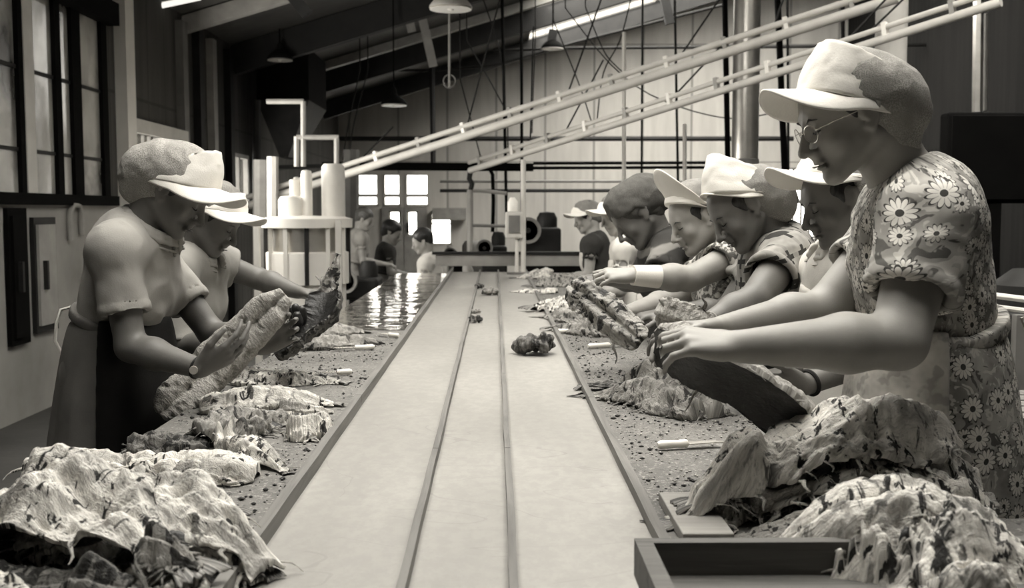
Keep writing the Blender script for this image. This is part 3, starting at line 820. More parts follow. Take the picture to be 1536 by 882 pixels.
def lashes_brows(H, root, brow='hair'):
    for q in (-1, 1):
        MB().tube([H.p(q*.015, .0905, .0195), H.p(q*.029, .0905, .0245), H.p(q*.044, .080, .020)], [.0014, .0024, .0010], 6).build('eyebrow', M[brow], root, True)
    for q in (-1, 1):
        MB().tube([H.p(q*.0175, .0865, -.0015), H.p(q*.024, .0892, -.0035), H.p(q*.031, .0896, -.0045), H.p(q*.038, .0865, -.0035), H.p(q*.0435, .081, -.001)], [.0008, .0017, .0020, .0018, .0008], 6).build('eyelashes', M['eye'], root, True)
    l = MB(); l.tube([H.p(-.019, .0955, -.0665), H.p(-.008, .1022, -.0655), H.p(0, .1025, -.0662), H.p(.008, .1022, -.0655), H.p(.019, .0955, -.0665)], [.0008, .0016, .0018, .0016, .0008], 6)
    l.build('lips', M['lip'], root, True)
def lerp(a, b, t): return np.asarray(a)*(1-t) + np.asarray(b)*t

def person(label, face, head, N, Pv, sn, sf, en, ef, wn, wf, hn, hf, h=.005, sc=1.0, arm=1.0, girth=1.0, ratio=1.0, cat='person',
           top='shirt', sleeve=(.62, .62), sleeve_loose=.014, collar=None, skirt='skirtdark', skirt_top=None, apron=None, bib=None,
           hair='hair', hair_args={}, capargs=None, det=True, skin='skin', wr=.004, wseed=0, nape=0, neck_r=1.0, uvp=False, vneck=None, breast=1.0, extras=None, hems=(1,1), hemz=.42, skirtR=(.155, .215)):
    H = Head(P(*head[0]), head[1], head[2], sc)
    N, Pv, sn, sf, en, ef, wn, wf = (P(*q) if len(q) == 3 else np.array(q[:3], float) for q in (N, Pv, sn, sf, en, ef, wn, wf))
    side = 1 if face > 0 else -1                      # near hand: right hand when facing right
    up = nrm(N - Pv); rt = nrm(sn - sf) * side; rt = nrm(rt - up*np.dot(rt, up)); fw = np.cross(up, rt); R = np.stack([rt, fw, up], 1)
    root = empty('person', (Pv[0], Pv[1], 0), label, cat)
    G = girth
    allp = [H.c + V(.14,.14,.2), H.c - V(.14,.14,.14), wn, wf, en, ef, sn, sf, Pv + V(.25,.25,0), Pv - V(.25,.25,0)]
    lo = np.min(allp, 0) - .13; hi = np.max(allp, 0) + .13; lo[2] = 0
    feet = V(Pv[0] , Pv[1], 0)
    # ---- body
    xs = make_axis(min(lo[0], feet[0]-.2), hi[0], h); ys = make_axis(min(lo[1], feet[1]-.2), hi[1], h)
    zt = min(wn[2], wf[2], en[2], ef[2]) - .14
    F = Field(xs, ys, make_axis(0, hi[2], h, .014, [(zt, hi[2])]))
    def torso(F, inf, k=.05):
        b = lambda t, f=0, r=0: lerp(Pv, N, t) + fw*f + rt*r
        F.ell(b(0, -.005), ((.165+inf)*G, (.125+inf)*G, .14+inf), R, k=k)
        F.ell(b(.36), ((.125+inf)*G, (.098+inf)*G*ratio, .13+inf), R, k=k)
        F.ell(b(.66, .0), ((.145+inf)*G, (.108+inf)*G*ratio, .15+inf), R, k=k)
        m = lerp(sn, sf, .5)
        F.ell(lerp(b(.84), m, .4), (.135*G+inf, (.092+inf)*G*ratio, .085+inf), R, k=k)
        F.cone(lerp(m, sn, .80), lerp(m, sf, .80), .054+inf, .054+inf, k=k)
        F.cone(N - up*.035 - fw*.01, lerp(N, sn, .9), .048+inf, .044+inf, k=.05); F.cone(N - up*.035 - fw*.01, lerp(N, sf, .9), .048+inf, .044+inf, k=.05)
        F.ell(b(.86, -.035), ((.11+inf)*G, .07+inf, .10+inf), R, k=.05)
        for q in (-1, 1): F.ell(b(.58, .062*G, q*.062), (.066+inf, (.058+inf)*breast, .066+inf), R, k=.06)
    def leg(F, q):
        hp = Pv + rt*q*.085*G; hp[2] = Pv[2] - .05
        kn = V(hp[0], hp[1], .50) + fw*.02*V(1,1,0); an = V(hp[0], hp[1], .09) - fw*.02*V(1,1,0)
        F.cone(hp, kn, .088*G, .055, k=.05); F.cone(kn, lerp(kn, an, .35) - fw*.015, .052, .055, k=.03); F.cone(lerp(kn, an, .35)-fw*.015, an, .052, .034, k=.03)
        F.cone(an, an + fw*V(1,1,0)*.14 + V(0, 0, -.05), .035, .028, k=.02)
        F.ell(an + V(0,0,-.045) - fw*.02*V(1,1,0), (.034, .034, .034), None, k=.02)
    torso(F, -.006); leg(F, -1); leg(F, 1)
    A = arm
    for (s_, e_, w_, hd, sd) in ((sn, en, wn, hn, side), (sf, ef, wf, hf, -side)):
        F.cone(s_, e_, .052*A, .039*A, k=.03); F.ell(s_, (.056*A,)*3, None, k=.03)
        F.cone(e_, lerp(e_, w_, .33), .038*A, .041*A, k=.02); F.cone(lerp(e_, w_, .33), w_, .041*A, .0255*(.5+.5*A), k=.02)
        if hd is not None: hand(F, w_ - nrm(w_-e_)*.0, hd['d'], hd['n'], sd, hd.get('curl', .5), hd.get('spread', .06), hd.get('sc', 1.0), hd.get('thumb', .6), hd.get('out', .6))
    F.cone(N - up*.02, H.p(0, -.030, -.045), .058*neck_r, .053*neck_r, k=.03); F.cone(N - up*.01 - fw*.012, H.p(0, -.05, -.02), .045*neck_r, .05*neck_r, k=.03)
    F2F = F
    head_prims(F, H, det)
    vs, q = F.mesh(); vs = smooth(vs, q, 1, .35)
    mesh_obj('body', vs, q, M[skin], root)
    # ---- top
    xs = make_axis(lo[0], hi[0], h*1.15); ys = make_axis(lo[1], hi[1], h*1.15); zs = make_axis(Pv[2]-.22, N[2]+.14, h*1.15)
    F = Field(xs, ys, zs); torso(F, .010)
    for (s_, e_, fr) in ((sn, en, sleeve[0]), (sf, ef, sleeve[1])):
        if fr <= 0: continue
        d = nrm(e_ - s_); hm = lerp(s_, e_, min(fr, 1))
        L = sleeve_loose
        F.cone(s_ + d*.02, e_, (.050*A+L*.6), (.039*A+L*1.35), k=.035, clip=[(hm, d)])
        F.ell(s_ + d*.01, (.056*A+L*.35,)*3, None, k=.04)
        F.cone(hm - d*.012, hm - d*.006, lerp(.052*A, .039*A, fr)+L*1.05+.003, lerp(.052*A, .039*A, fr)+L*1.05+.003, k=.004, clip=[(hm, d), (hm - d*.022, -d)])
    # neckline
    nk = N + fw*.012
    F.ell(nk + up*.045, (.066, .066, .060), R, k=.008, op='c')
    if vneck: F.cone(N + fw*.07 + up*.03, lerp(Pv, N, .80) + fw*.16, .030, .012, k=.01, op='c')
    wz = lerp(Pv, N, .31)[2]
    F.func(V(lo[0]-1, lo[1]-1, 0), V(hi[0]+1, hi[1]+1, 3), lambda X, Y, Z: -(wz - Z) + 0*X + 0*Y, 0, 'c')
    # open the sleeve ends
    for (s_, e_, fr) in ((sn, en, sleeve[0]), (sf, ef, sleeve[1])):
        if fr <= 0: continue
        hm = lerp(s_, e_, fr); d = nrm(e_-s_); r_ = lerp(.052*A, .039*A, fr) + sleeve_loose*.55
        F.cone(hm - d*.02, hm + d*.03, r_, r_, k=.002, op='c')
    vs, q = F.mesh(); vs = wrinkle(vs, q, wr, 8, wseed); vs = smooth(vs, q, 1, .5)
    uv = uvproj(vs, N, R) if uvp else None
    mesh_obj('bodice' if skirt_top else 'shirt', vs, q, M[top], root, uv=uv)
    # ---- collar
    if collar:
        F = Field(*[make_axis(N[i]-.19, N[i]+.19, h*.9) for i in range(3)])
        pts = []
        for i in range(17):
            a = PI*(-.90 + 1.80*i/16)     # from one collar point round the nape to the other
            pts.append(N + rt*.080*math.sin(a) + fw*(.022 - .074*math.cos(a)) + up*(.040 + .022*math.cos(a)) )
        for a_, b_ in zip(pts[:-1], pts[1:]):
            out = nrm((a_+b_)/2 - N - up*np.dot((a_+b_)/2 - N, up))
            F.cone(a_, b_, .004, .004, k=.004)
            F.cone(a_ + out*.028 - up*.040, b_ + out*.028 - up*.040, .0045, .0045, k=.004); F.cone(a_ + out*.012 - up*.008, b_ + out*.012 - up*.008, .006, .006, k=.012)
            F.cone(a_ + out*.022 - up*.022, b_ + out*.022 - up*.022, .0055, .0055, k=.012)
        for e_ in (pts[0], pts[-1]):
            F.cone(e_, e_ - up*.055 + fw*.02, .008, .005, k=.012)
        vs, q = F.mesh(); mesh_obj('collar', vs, q, M[collar], root)
    # ---- skirt, apron
    wc = lerp(Pv, N, .34)
    if skirt:
        ft = V(Pv[0], Pv[1], hemz)
        F = Field(make_axis(Pv[0]-.36, Pv[0]+.36, h*1.7), make_axis(Pv[1]-.36, Pv[1]+.36, h*1.7), make_axis(hemz-.02, wc[2]+.05, h*1.7, .012, [(.8, 3)]))
        fn = skirt_fn(wc, ft, .146*G, skirtR[1]*G, .84, R, 11, .05, wseed, .55)
        F.func(V(-9,-9,0), V(9,9,3), fn, 0)
        vs, q = F.mesh(); vs = smooth(vs, q, 1)
        mesh_obj('skirt', vs, q, M[skirt], root, uv=uvproj(vs, N, R) if uvp else None)
        F = Field(make_axis(wc[0]-.25, wc[0]+.25, h), make_axis(wc[1]-.25, wc[1]+.25, h), make_axis(wc[2]-.06, wc[2]+.06, h))
        F.ell(wc, ((.158)*G, (.136)*G*ratio, .10), R, k=0, clip=[(wc+up*.012, up), (wc-up*.016, -up)])
        vs, q = F.mesh(); mesh_obj('waistband', vs, q, M[skirt], root, uv=uvproj(vs, N, R) if uvp else None)
    if apron:
        F = Field(make_axis(Pv[0]-.40, Pv[0]+.40, h*1.5), make_axis(Pv[1]-.40, Pv[1]+.40, h*1.5), make_axis(hemz+.03, wc[2]+.05, h*1.5, .012, [(.8, 3)]))
        fn = skirt_fn(wc + V(0,0,.01), V(Pv[0], Pv[1], hemz+.05), .146*G+.012, skirtR[1]*G+.018, .84, R, 8, .06, wseed+2, .55)
        F.func(V(-9,-9,0), V(9,9,3), fn, 0)
        c0 = wc - fw*.01
        F.F = np.maximum(F.F, -(((F.x[:,None,None]-c0[0])*fw[0] + (F.y[None,:,None]-c0[1])*fw[1])) - .0 + 0*F.z[None,None,:]).astype(np.float32)
        vs, q = F.mesh(); vs = smooth(vs, q, 1); mesh_obj('apron_skirt', vs, q, M[apron], root)
    if bib:
        F = Field(xs, ys, zs); torso(F, .017)
        top_z = lerp(Pv, N, .80); c0 = N*0 + lerp(Pv, N, .5) + fw*.02
        X, Y, Z = F.x[:,None,None], F.y[None,:,None], F.z[None,None,:]
        F.F = np.maximum(F.F, -((X-c0[0])*fw[0]+(Y-c0[1])*fw[1]+(Z-c0[2])*fw[2]))
        F.F = np.maximum(F.F, (X-top_z[0])*up[0]+(Y-top_z[1])*up[1]+(Z-top_z[2])*up[2])
        F.F = np.maximum(F.F, np.abs((X-c0[0])*rt[0]+(Y-c0[1])*rt[1]+(Z-c0[2])*rt[2]) - .105*G)
        F.F = np.maximum(F.F, wc[2] - Z).astype(np.float32)
        vs, q = F.mesh(); vs = wrinkle(vs, q, .0025, 7, wseed+3); vs = smooth(vs, q, 1); mesh_obj('apron_bib', vs, q, M[bib], root)
    # ---- shoes
    for q_ in (-1, 1):
        hp = Pv + rt*q_*.085*G; an = V(hp[0], hp[1], .0) - fw*.02*V(1,1,0)
        F = Field(*[make_axis(an[i]-.2, an[i]+.22, .008) for i in range(2)], make_axis(-.01, .16, .008))
        F.cone(an + V(0,0,.05), an + fw*.13*V(1,1,0) + V(0,0,.035), .045, .038, k=0); F.ell(an + V(0,0,.05) - fw*.02*V(1,1,0), (.042,.042,.05), None, k=.02)
        F.F = np.maximum(F.F, .002 - F.z[None,None,:]).astype(np.float32)
        vs, q = F.mesh(); mesh_obj('shoe', vs, q, M['shoe'], root)
    # ---- head wear
    if hair: hair_cap(H, root, max(h*.8, .003), hair, wseed, **hair_args)
    if det: lashes_brows(H, root)
    K = cap(H, root, max(h*.8, .003), **capargs) if capargs else None
    return root, H, dict(R=R, fw=fw, up=up, rt=rt, N=N, Pv=Pv, wc=wc, sn=sn, en=en, wn=wn, wf=wf, ef=ef, K=K)
# ------------------------------------------------------------------ the women
# nearest woman on the right: daisy print dress, glasses
r1, H1, D1 = person('tall woman in glasses, white peaked cap and daisy print dress, nearest on the right', -1,
    ((1274, 174, 2.05), V(-.90, -.08, -.38), V(-.38, 0, .92)), (1358, 276, 2.09), (1418, 600, 2.14),
    (1396, 322, 1.90), (1362, 326, 2.27), (1348, 512, 1.80), (1235, 470, 2.20), (1108, 520, 1.79), (1085, 494, 2.06),
    dict(d=V(-.93, .12, .10), n=V(-.25, .45, -.9), curl=(.45, .5, .5, .5), spread=.03, thumb=.7, out=.4),
    dict(d=V(-.9, -.2, -.05), n=V(-.1, -.5, -.8), curl=(.4,.4,.45,.5), thumb=.4, out=.4),
    h=.0042, sc=.98, arm=1.20, girth=1.04, ratio=1.02, breast=.8, top='daisy', sleeve=(.64, .55), sleeve_loose=.022, skirt='daisy', skirt_top=True, uvp=True,
    apron='apronpale', skin='skin2', wr=.009, wseed=1, hair='hair', skirtR=(.165, .235),
    hair_args=dict(fringe=.016), capargs=dict(pitch=.66, lift=-.014, csc=1.02, slope=.20, net='netpale', tall=.106, brimL=.084, brim_pitch=-.24, seed=1, snood=1.0, drop=.0))
# her round wire glasses
gl = MB()
for q in (-1, 1):
    gl.tube([H1.p(q*.033 + .0215*math.cos(t), .098 - .004*math.cos(t)*q, -.002 + .0175*math.sin(t)) for t in np.linspace(0, 2*PI, 25)], .0009, 6, False)
    gl.tube([H1.p(q*.0545, .095, .003), H1.p(q*.070, .06, .006), H1.p(q*.0765, .006, .006)], .0009, 6)
gl.tube([H1.p(-.0115, .100, .002), H1.p(0, .104, .005), H1.p(.0115, .100, .002)], .0012, 6)
glf = gl.build('glasses_frame', M['blade'], r1, True)
for q in (-1, 1):
    MB().add([H1.p(q*.033 + .0205*math.cos(t), .098 - .004*math.cos(t)*q, -.002 + .0165*math.sin(t)) for t in np.linspace(0, 2*PI, 24, endpoint=False)], [tuple(range(24))]).build('glasses_lens', M['glass'], glf)
# ties of her apron
a = D1['wc'] - D1['fw']*.15
MB().tube([a + V(.0,-.05,0), a + V(.03,-.07,-.1), a + V(.05,-.06,-.24)], .008, 6).build('apron_tie', M['apronwhite'], r1, True)

# woman nearest on the left: knit shirt, apron
l1, H2, D2 = person('woman in pale short sleeved knit shirt and white cap, nearest on the left', 1,
    ((263, 288, 3.10), V(.80, -.10, -.56), V(.56, 0, .82)), (214, 347, 3.12), (160, 545, 3.16),
    (172, 372, 2.95), (222, 374, 3.30), (196, 520, 2.92), (318, 500, 3.26), (300, 553, 2.84), (392, 520, 3.12),
    dict(d=V(.92, .15, .50), n=V(-.35, .6, .6), curl=(.35,.35,.4,.45), spread=.05, thumb=.5, out=.6),
    dict(d=V(.8, -.1, .5), n=V(.3, -.8, .2), curl=(.5,.5,.55,.6), thumb=.5, out=.5),
    h=.0052, sc=1.0, arm=1.03, girth=1.0, top='knit', sleeve=(.66, .66), sleeve_loose=.016, collar='knit', skirt='skirtgrey', apron='apronblack',
    skin='skin', wr=.008, wseed=4, skirtR=(.165, .23), capargs=dict(pitch=.42, net='netpale', tall=.10, brimL=.09, brim_pitch=-.14, seed=3, snood=1.02, lift=-.008, csc=1.13, lip=.022))
w_ = D2['wn']; d_ = nrm(D2['wn'] - D2['en'])
b = MB(); ring = []
e1 = nrm(np.cross(d_, V(0,0,1))); e2 = np.cross(d_, e1)
b.tube([w_ - d_*.01 + (e1*math.cos(t) + e2*math.sin(t))*.028 for t in np.linspace(0, 2*PI, 25)], .004, 6, False)
wst = b.build('watch_strap', M['dark'], l1, True)
MB().lathe((0,0,0), [(0,-.004),(.011,-.004),(.012,0),(.010,.004),(0,.004)], 16, 'y').build('watch_case', M['blade'], wst, True).location = tuple(np.array(w_ - d_*.01 + V(0,-.031,-.002)))
a = D2['wc'] - D2['fw']*.13
MB().tube([a, a + V(-.035, -.02, -.01), a + V(-.045,-.03,-.05), a + V(-.05,-.03,-.10), a + V(-.035, -.03, -.13), a + V(-.02,-.03,-.2)], .005, 6).build('apron_tie', M['rope'], l1, True)

l2, H3, D3 = person('second woman on the left, in open collared pale shirt, reaching right', 1,
    ((318, 328, 3.75), V(.82, -.12, -.52), V(.52, 0, .84)), (288, 382, 3.78), (252, 552, 3.85),
    (262, 398, 3.62), (325, 396, 3.96), (262, 520, 3.55), (388, 418, 4.02), (388, 508, 3.42), (446, 438, 3.92),
    dict(d=V(.93, -.05, .2), n=V(.1, -.3, .9), curl=(.5,.5,.6,.6), thumb=.6, sc=1.1),
    dict(d=V(.9, -.2, -.1), n=V(.1, -.3, -.9), curl=(.7,.7,.7,.7), thumb=.6),
    h=.006, sc=1.0, arm=1.0, top='shirt', sleeve=(.95, .35), sleeve_loose=.022, collar='shirt', vneck=True, skirt='skirtdark', apron='apron',
    wr=.008, wseed=9, capargs=dict(pitch=.40, net='net', tall=.07, brimL=.085, brim_pitch=-.1, seed=6, snood=1.0))

w3 = D3['wn']; d3 = nrm(D3['wn'] - D3['en'])
F = Field(*[make_axis(w3[i]-.24, w3[i]+.26, .005) for i in range(3)])
hand(F, w3, V(.93, -.05, .2), V(.1, -.3, .9), 1, (.5,.5,.6,.6), .06, 1.1, .6, .6); F.F -= .005
F.cone(w3 - d3*.05, w3 + d3*.03, .040, .036, k=.02); F.cone(w3 - d3*.055, w3 - d3*.045, .043, .043, k=.005)
vs, q = F.mesh(); vs = wrinkle(vs, q, .004, 20, 4); mesh_obj('glove', smooth(vs, q, 1), q, M['glove'], l2)
r2, H4, D4 = person('woman in visored cap and white bib apron just behind the daisy print dress', -1,
    ((1258, 300, 2.85), V(-.90, -.12, -.36), V(-.36, 0, .92)), (1278, 378, 2.9), (1282, 620, 2.95),
    (1298, 405, 2.72), (1238, 405, 3.06), (1340, 520, 2.66), (1245, 520, 3.1), (1208, 577, 2.52), (1180, 560, 2.9),
    dict(d=V(-.95, -.1, .02), n=V(-.1, .6, .6), curl=(.5,.5,.5,.5), thumb=.4),
    dict(d=V(-.9, -.2, -.1), n=V(-.1, 0, -1), curl=.5),
    h=.006, sc=1.0, arm=1.05, girth=1.02, top='apronwhite', sleeve=(.5, .5), sleeve_loose=.02, collar='apronwhite', skirt='skirtdark', apron='apronwhite', bib='apronwhite',
    wr=.005, wseed=12, capargs=dict(pitch=.46, net='net', tall=.055, brimL=.10, brim_pitch=.05, seed=8, snood=.9, lift=.022))
w_ = D4['wn']; d_ = nrm(D4['wn'] - D4['en']); e1 = nrm(np.cross(d_, V(0,0,1))); e2 = np.cross(d_, e1)
MB().tube([w_ - d_*.015 + (e1*math.cos(t) + e2*math.sin(t))*.030 for t in np.linspace(0, 2*PI, 25)], .005, 6, False).build('watch_strap', M['dark'], r2, True)

r3, H5, D5 = person('woman in cross checked dress and tall white cap with big snood, head bent', -1,
    ((1112, 312, 3.30), V(-.78, -.18, -.60), V(-.60, 0, .80)), (1160, 362, 3.34), (1200, 560, 3.42),
    (1180, 385, 3.16), (1150, 385, 3.52), (1130, 452, 2.98), (1090, 470, 3.5), (1050, 492, 2.92), (1000, 470, 3.4),
    dict(d=V(-.8, 0, -.2), n=V(-.1, .5, -.8), curl=.5), dict(d=V(-.9, -.2, -.1), n=V(-.1, 0, -1), curl=.5),
    h=.006, sc=1.04, arm=1.12, girth=1.08, top='check', sleeve=(.50, .5), sleeve_loose=.026, skirt='check', apron='apronblack',
    wr=.006, wseed=15, hair_args=dict(fringe=.020), capargs=dict(pitch=.66, lift=.004, net='net', tall=.115, brimL=.018, brim_pitch=-.2, seed=10, snood=1.12, drop=-.01, csc=1.05, slope=.36))

r4, H6, D6 = person('woman with visor flipped up and white bandaged wrist, reaching across the table', -1,
    ((1045, 328, 3.75), V(-.86, -.25, -.42), V(-.40, 0, .9)), (1082, 372, 3.8), (1128, 540, 3.86),
    (1108, 382, 3.62), (1080, 390, 3.98), (1036, 418, 3.52), (1010, 450, 3.9), (952, 413, 3.46), (940, 470, 3.6),
    dict(d=V(-.95, -.05, .02), n=V(-.15, .4, -.85), curl=(.35,.45,.5,.5), thumb=.7, out=.6), dict(d=V(-.9, -.2, -.1), n=V(-.1, 0, .9), curl=.7),
    h=.006, sc=1.0, arm=1.08, top='speckle', sleeve=(.45, .5), sleeve_loose=.02, skirt='skirtdark', apron='apron', skin='skin2', bib='speckle',
    wr=.006, wseed=18, hair_args=dict(fringe=.020), capargs=dict(pitch=.62, net='net', tall=.06, brimL=.070, brim_pitch=.95, seed=12, snood=.9))
w_ = D6['wn']; d_ = nrm(D6['wn'] - D6['en'])
b = MB().tube([w_ - d_*.085, w_ - d_*.05, w_ - d_*.01, w_ + d_*.008], [.0385, .0365, .034, .033], 20); b.build('wrist_bandage', M['cap'], r4, True)

r5, H7, D7 = person('woman in dark hairnet and striped jersey bending over the table', -1,
    ((955, 322, 4.60), V(-.72, -.15, -.66), V(-.66, 0, .75)), (990, 360, 4.64), (1030, 500, 4.7),
    (1008, 372, 4.45), (990, 375, 4.82), (985, 420, 4.3), (960, 425, 4.8), (915, 420, 4.3), (900, 415, 4.7),
    dict(d=V(-.9, 0, -.1), n=V(-.1, 0, -1), curl=.5), dict(d=V(-.9, -.1, -.1), n=V(-.1, 0, -1), curl=.5),
    h=.0085, sc=1.12, arm=1.1, girth=1.05, top='stripe', sleeve=(.8, .8), sleeve_loose=.02, skirt='skirtdark', det=False, hair='netdark', hair_args=dict(puff=.012),
    wr=.006, wseed=21, capargs=dict(pitch=.1, net='netdark', tall=0, brimL=0, seed=14, snood=1.05, matc='netdark'))

def far_person(label, face, head, Y, sc, top, skirt, hair='hair', capa=None, bib=None, lean=.1, bend=.0, apron=None, skin='skin2', arms=1, headd=None, h=.011):
    k = 1600/Y; hx, hy = head
    f = face
    return person(label, face, ((hx, hy, Y), headd if headd is not None else V(f*.9, -.2, -.35), V(f*.35, 0, .93)), (hx - f*.05*k, hy + .16*k, Y), (hx - f*(.05+lean)*k, hy + .62*k, Y),
        (hx - f*.05*k, hy + .21*k, Y-.17), (hx - f*.05*k, hy + .21*k, Y+.17), (hx - f*.02*k, hy + .47*k, Y-.2), (hx - f*.02*k, hy + .47*k, Y+.2),
        (hx + f*.22*k, hy + .50*k, Y-.12), (hx + f*.22*k, hy + .50*k, Y+.12),
        dict(d=V(f*.9, 0, -.1), n=V(0, 0, -1), curl=.5), dict(d=V(f*.9, 0, -.1), n=V(0, 0, -1), curl=.5),
        h=h, sc=sc, top=top, skirt=skirt, det=False, hair=hair, hair_args=dict(puff=.012), capargs=capa, bib=bib, apron=apron, wr=.006, wseed=int(hx), skin=skin, sleeve=(.5, .5))
far_person('far woman in white cap and white apron over dark sleeves, standing by the machinery', -1, (879, 326), 8.6, 1.0, 'skirtdark', 'apronwhite', capa=dict(pitch=.3, net='net', tall=.05, brimL=.08, seed=3, snood=.9), bib='apronwhite', apron='apronwhite')
far_person('woman in white dress half hidden behind the striped jersey', -1, (925, 322), 6.6, 1.0, 'apronwhite', 'apronwhite', capa=dict(pitch=.3, net='net', tall=.05, brimL=.09, seed=4, snood=.9), bib='apronwhite', apron='apronwhite')
far_person('far dark haired person in pale shirt bending at the end of the belts', -1, (633, 362), 10.6, 1.0, 'apronwhite', 'skirtdark')
far_person('far person in dark clothes standing before the doors', 1, (588, 349), 12.6, 1.15, 'skirtdark', 'skirtdark')
far_person('far pale figure in white overall standing beside the drum machine', 1, (547, 329), 12.0, 1.0, 'apron', 'apron', hair='hairgrey')
# ------------------------------------------------------------------ split salted fish
def flesh_mat(name, v, spots=.66, seed=0):
    n = NT(name); uv = n.n('ShaderNodeUVMap').outputs[0]
    mp = n.n('ShaderNodeMapping'); n.set(mp, 0, uv); mp.inputs['Scale'].default_value = (5, 26, 1); mp.inputs['Location'].default_value = (seed, seed*2, 0)
    mp2 = n.n('ShaderNodeMapping'); n.set(mp2, 0, uv); mp2.inputs['Scale'].default_value = (1, 1, 1); mp2.inputs['Location'].default_value = (seed*3, seed, 0)
    a = n.noise(mp.outputs[0], 1.4, 5, .6, .5); b = n.noise(mp2.outputs[0], 16, 5, .6); c = n.noise(mp2.outputs[0], 42, 4, .65, .6); d_ = n.noise(mp2.outputs[0], 7, 3)
    e = n.noise(mp2.outputs[0], 120, 3, .7); mp3 = n.n('ShaderNodeMapping'); n.set(mp3, 0, uv); mp3.inputs['Scale'].default_value = (16, 120, 1); mp3.inputs['Rotation'].default_value = (0, 0, .25)
    fb = n.noise(mp3.outputs[0], 1.6, 4, .65, 1.2)
    col = n.ramp(a, [(.34, v*.45), (.48, v*.85), (.66, v*1.08)])
    col = n.mix(n.ramp(fb, [(.54, (0,0,0,1)), (.68, (.75,.75,.75,1))]), col, g(v*.38))
    col = n.mix(n.ramp(b, [(.55, (0,0,0,1)), (.68, (.9,.9,.9,1))]), col, g(v*.36))
    col = n.mix(n.ramp(e, [(.58, (0,0,0,1)), (.68, (.6,.6,.6,1))]), col, g(v*.3))
    m = n.math('MULTIPLY', n.ramp(c, [(spots-.08, (0,0,0,1)), (spots-.04, (1,1,1,1))]), n.ramp(d_, [(.38, (.25,.25,.25,1)), (.50, (1,1,1,1))]))
    col = n.mix(m, col, g(.02))
    nm = n.bump(e, .8, .005, n.bump(fb, .8, .006, n.bump(a, .7, .010)))
    return n.bsdf(col, .72, 0, nm, .35)
FL = [flesh_mat('salted_fish_flesh', .78, .64, 0), flesh_mat('salted_fish_flesh_blotched', .76, .60, 4), flesh_mat('salted_fish_flesh_grey', .38, .60, 9), flesh_mat('salted_fish_flesh_dark', .20, .56, 14)]
n = NT('pebbly_fish_flesh'); uv = n.n('ShaderNodeUVMap').outputs[0]; a = n.noise(uv, 30, 4, .6); b = n.noise(uv, 170, 3, .6)
FL.append(n.bsdf(n.mix(n.ramp(b, [(.45, (.5,.5,.5,1)), (.6, (0,0,0,1))]), n.ramp(a, [(.3, .34), (.7, .52)]), g(.16)), .75, 0, n.bump(b, 1.0, .006, n.bump(a, .5, .008)), .3))
n = NT('salted_fish_skin'); c = n.coord(); a = n.noise(c, 26, 5, .6); b = n.noise(c, 120, 3, .7)
SK = n.bsdf(n.ramp(a, [(.35, .006), (.6, .02), (.8, .06)]), .5, 0, n.bump(b, .5, .003, n.bump(a, .7, .01)), .5)
n = NT('fish_tail_rays'); uv = n.n('ShaderNodeUVMap').outputs[0]; mp = n.n('ShaderNodeMapping'); n.set(mp, 0, uv); mp.inputs['Scale'].default_value = (3, 260, 1)
a = n.noise(mp.outputs[0], 1, 2); TAIL = n.bsdf(n.ramp(a, [(.4, .06), (.6, .32)]), .6, 0, n.bump(a, .8, .004))

class HMap:
    def __init__(s, x0, x1, y0, y1, res=.008):
        s.x0, s.y0, s.r = x0, y0, res; s.H = np.full((int((x1-x0)/res)+1, int((y1-y0)/res)+1), TZ + .001)
    def blur(s, H, k):
        for _ in range(k):
            Q = np.pad(H, 1, mode='edge'); H = (Q[:-2,1:-1]+Q[2:,1:-1]+Q[1:-1,:-2]+Q[1:-1,2:]+2*Q[1:-1,1:-1])/6
        return H
    def samp(s, H, x, y):
        i = np.clip(((x - s.x0)/s.r), 0, H.shape[0]-1.001); j = np.clip(((y - s.y0)/s.r), 0, H.shape[1]-1.001)
        a, b = i.astype(int), j.astype(int); u, v = i-a, j-b
        return H[a,b]*(1-u)*(1-v)+H[a+1,b]*u*(1-v)+H[a,b+1]*(1-u)*v+H[a+1,b+1]*u*v
    def stamp(s, x, y, z):
        i = np.clip(np.round((x - s.x0)/s.r).astype(int), 0, s.H.shape[0]-1); j = np.clip(np.round((y - s.y0)/s.r).astype(int), 0, s.H.shape[1]-1)
        for da in (-1, 0, 1):
            for db in (-1, 0, 1):
                np.maximum.at(s.H, (np.clip(i+da, 0, s.H.shape[0]-1), np.clip(j+db, 0, s.H.shape[1]-1)), z)
HM = {'L': HMap(-1.0, -.30, 1.2, 6), 'R': HMap(.22, 1.15, 1.2, 9.0)}

def catmull(pts, m):
    pts = np.asarray(pts, float)
    if len(pts) == 2: return np.array([pts[0]*(1-t) + pts[1]*t for t in np.linspace(0, 1, m)])
    q = np.vstack([2*pts[0]-pts[1], pts, 2*pts[-1]-pts[-2]]); out = []; n_ = len(pts)-1
    for t in np.linspace(0, n_, m):
        i = min(int(t), n_-1); u = t - i; a, b, c, d = q[i:i+4]
        out.append(.5*((2*b)+(-a+c)*u+(2*a-5*b+4*c-d)*u*u+(-a+3*b-3*c+d)*u**3))
    return np.array(out)

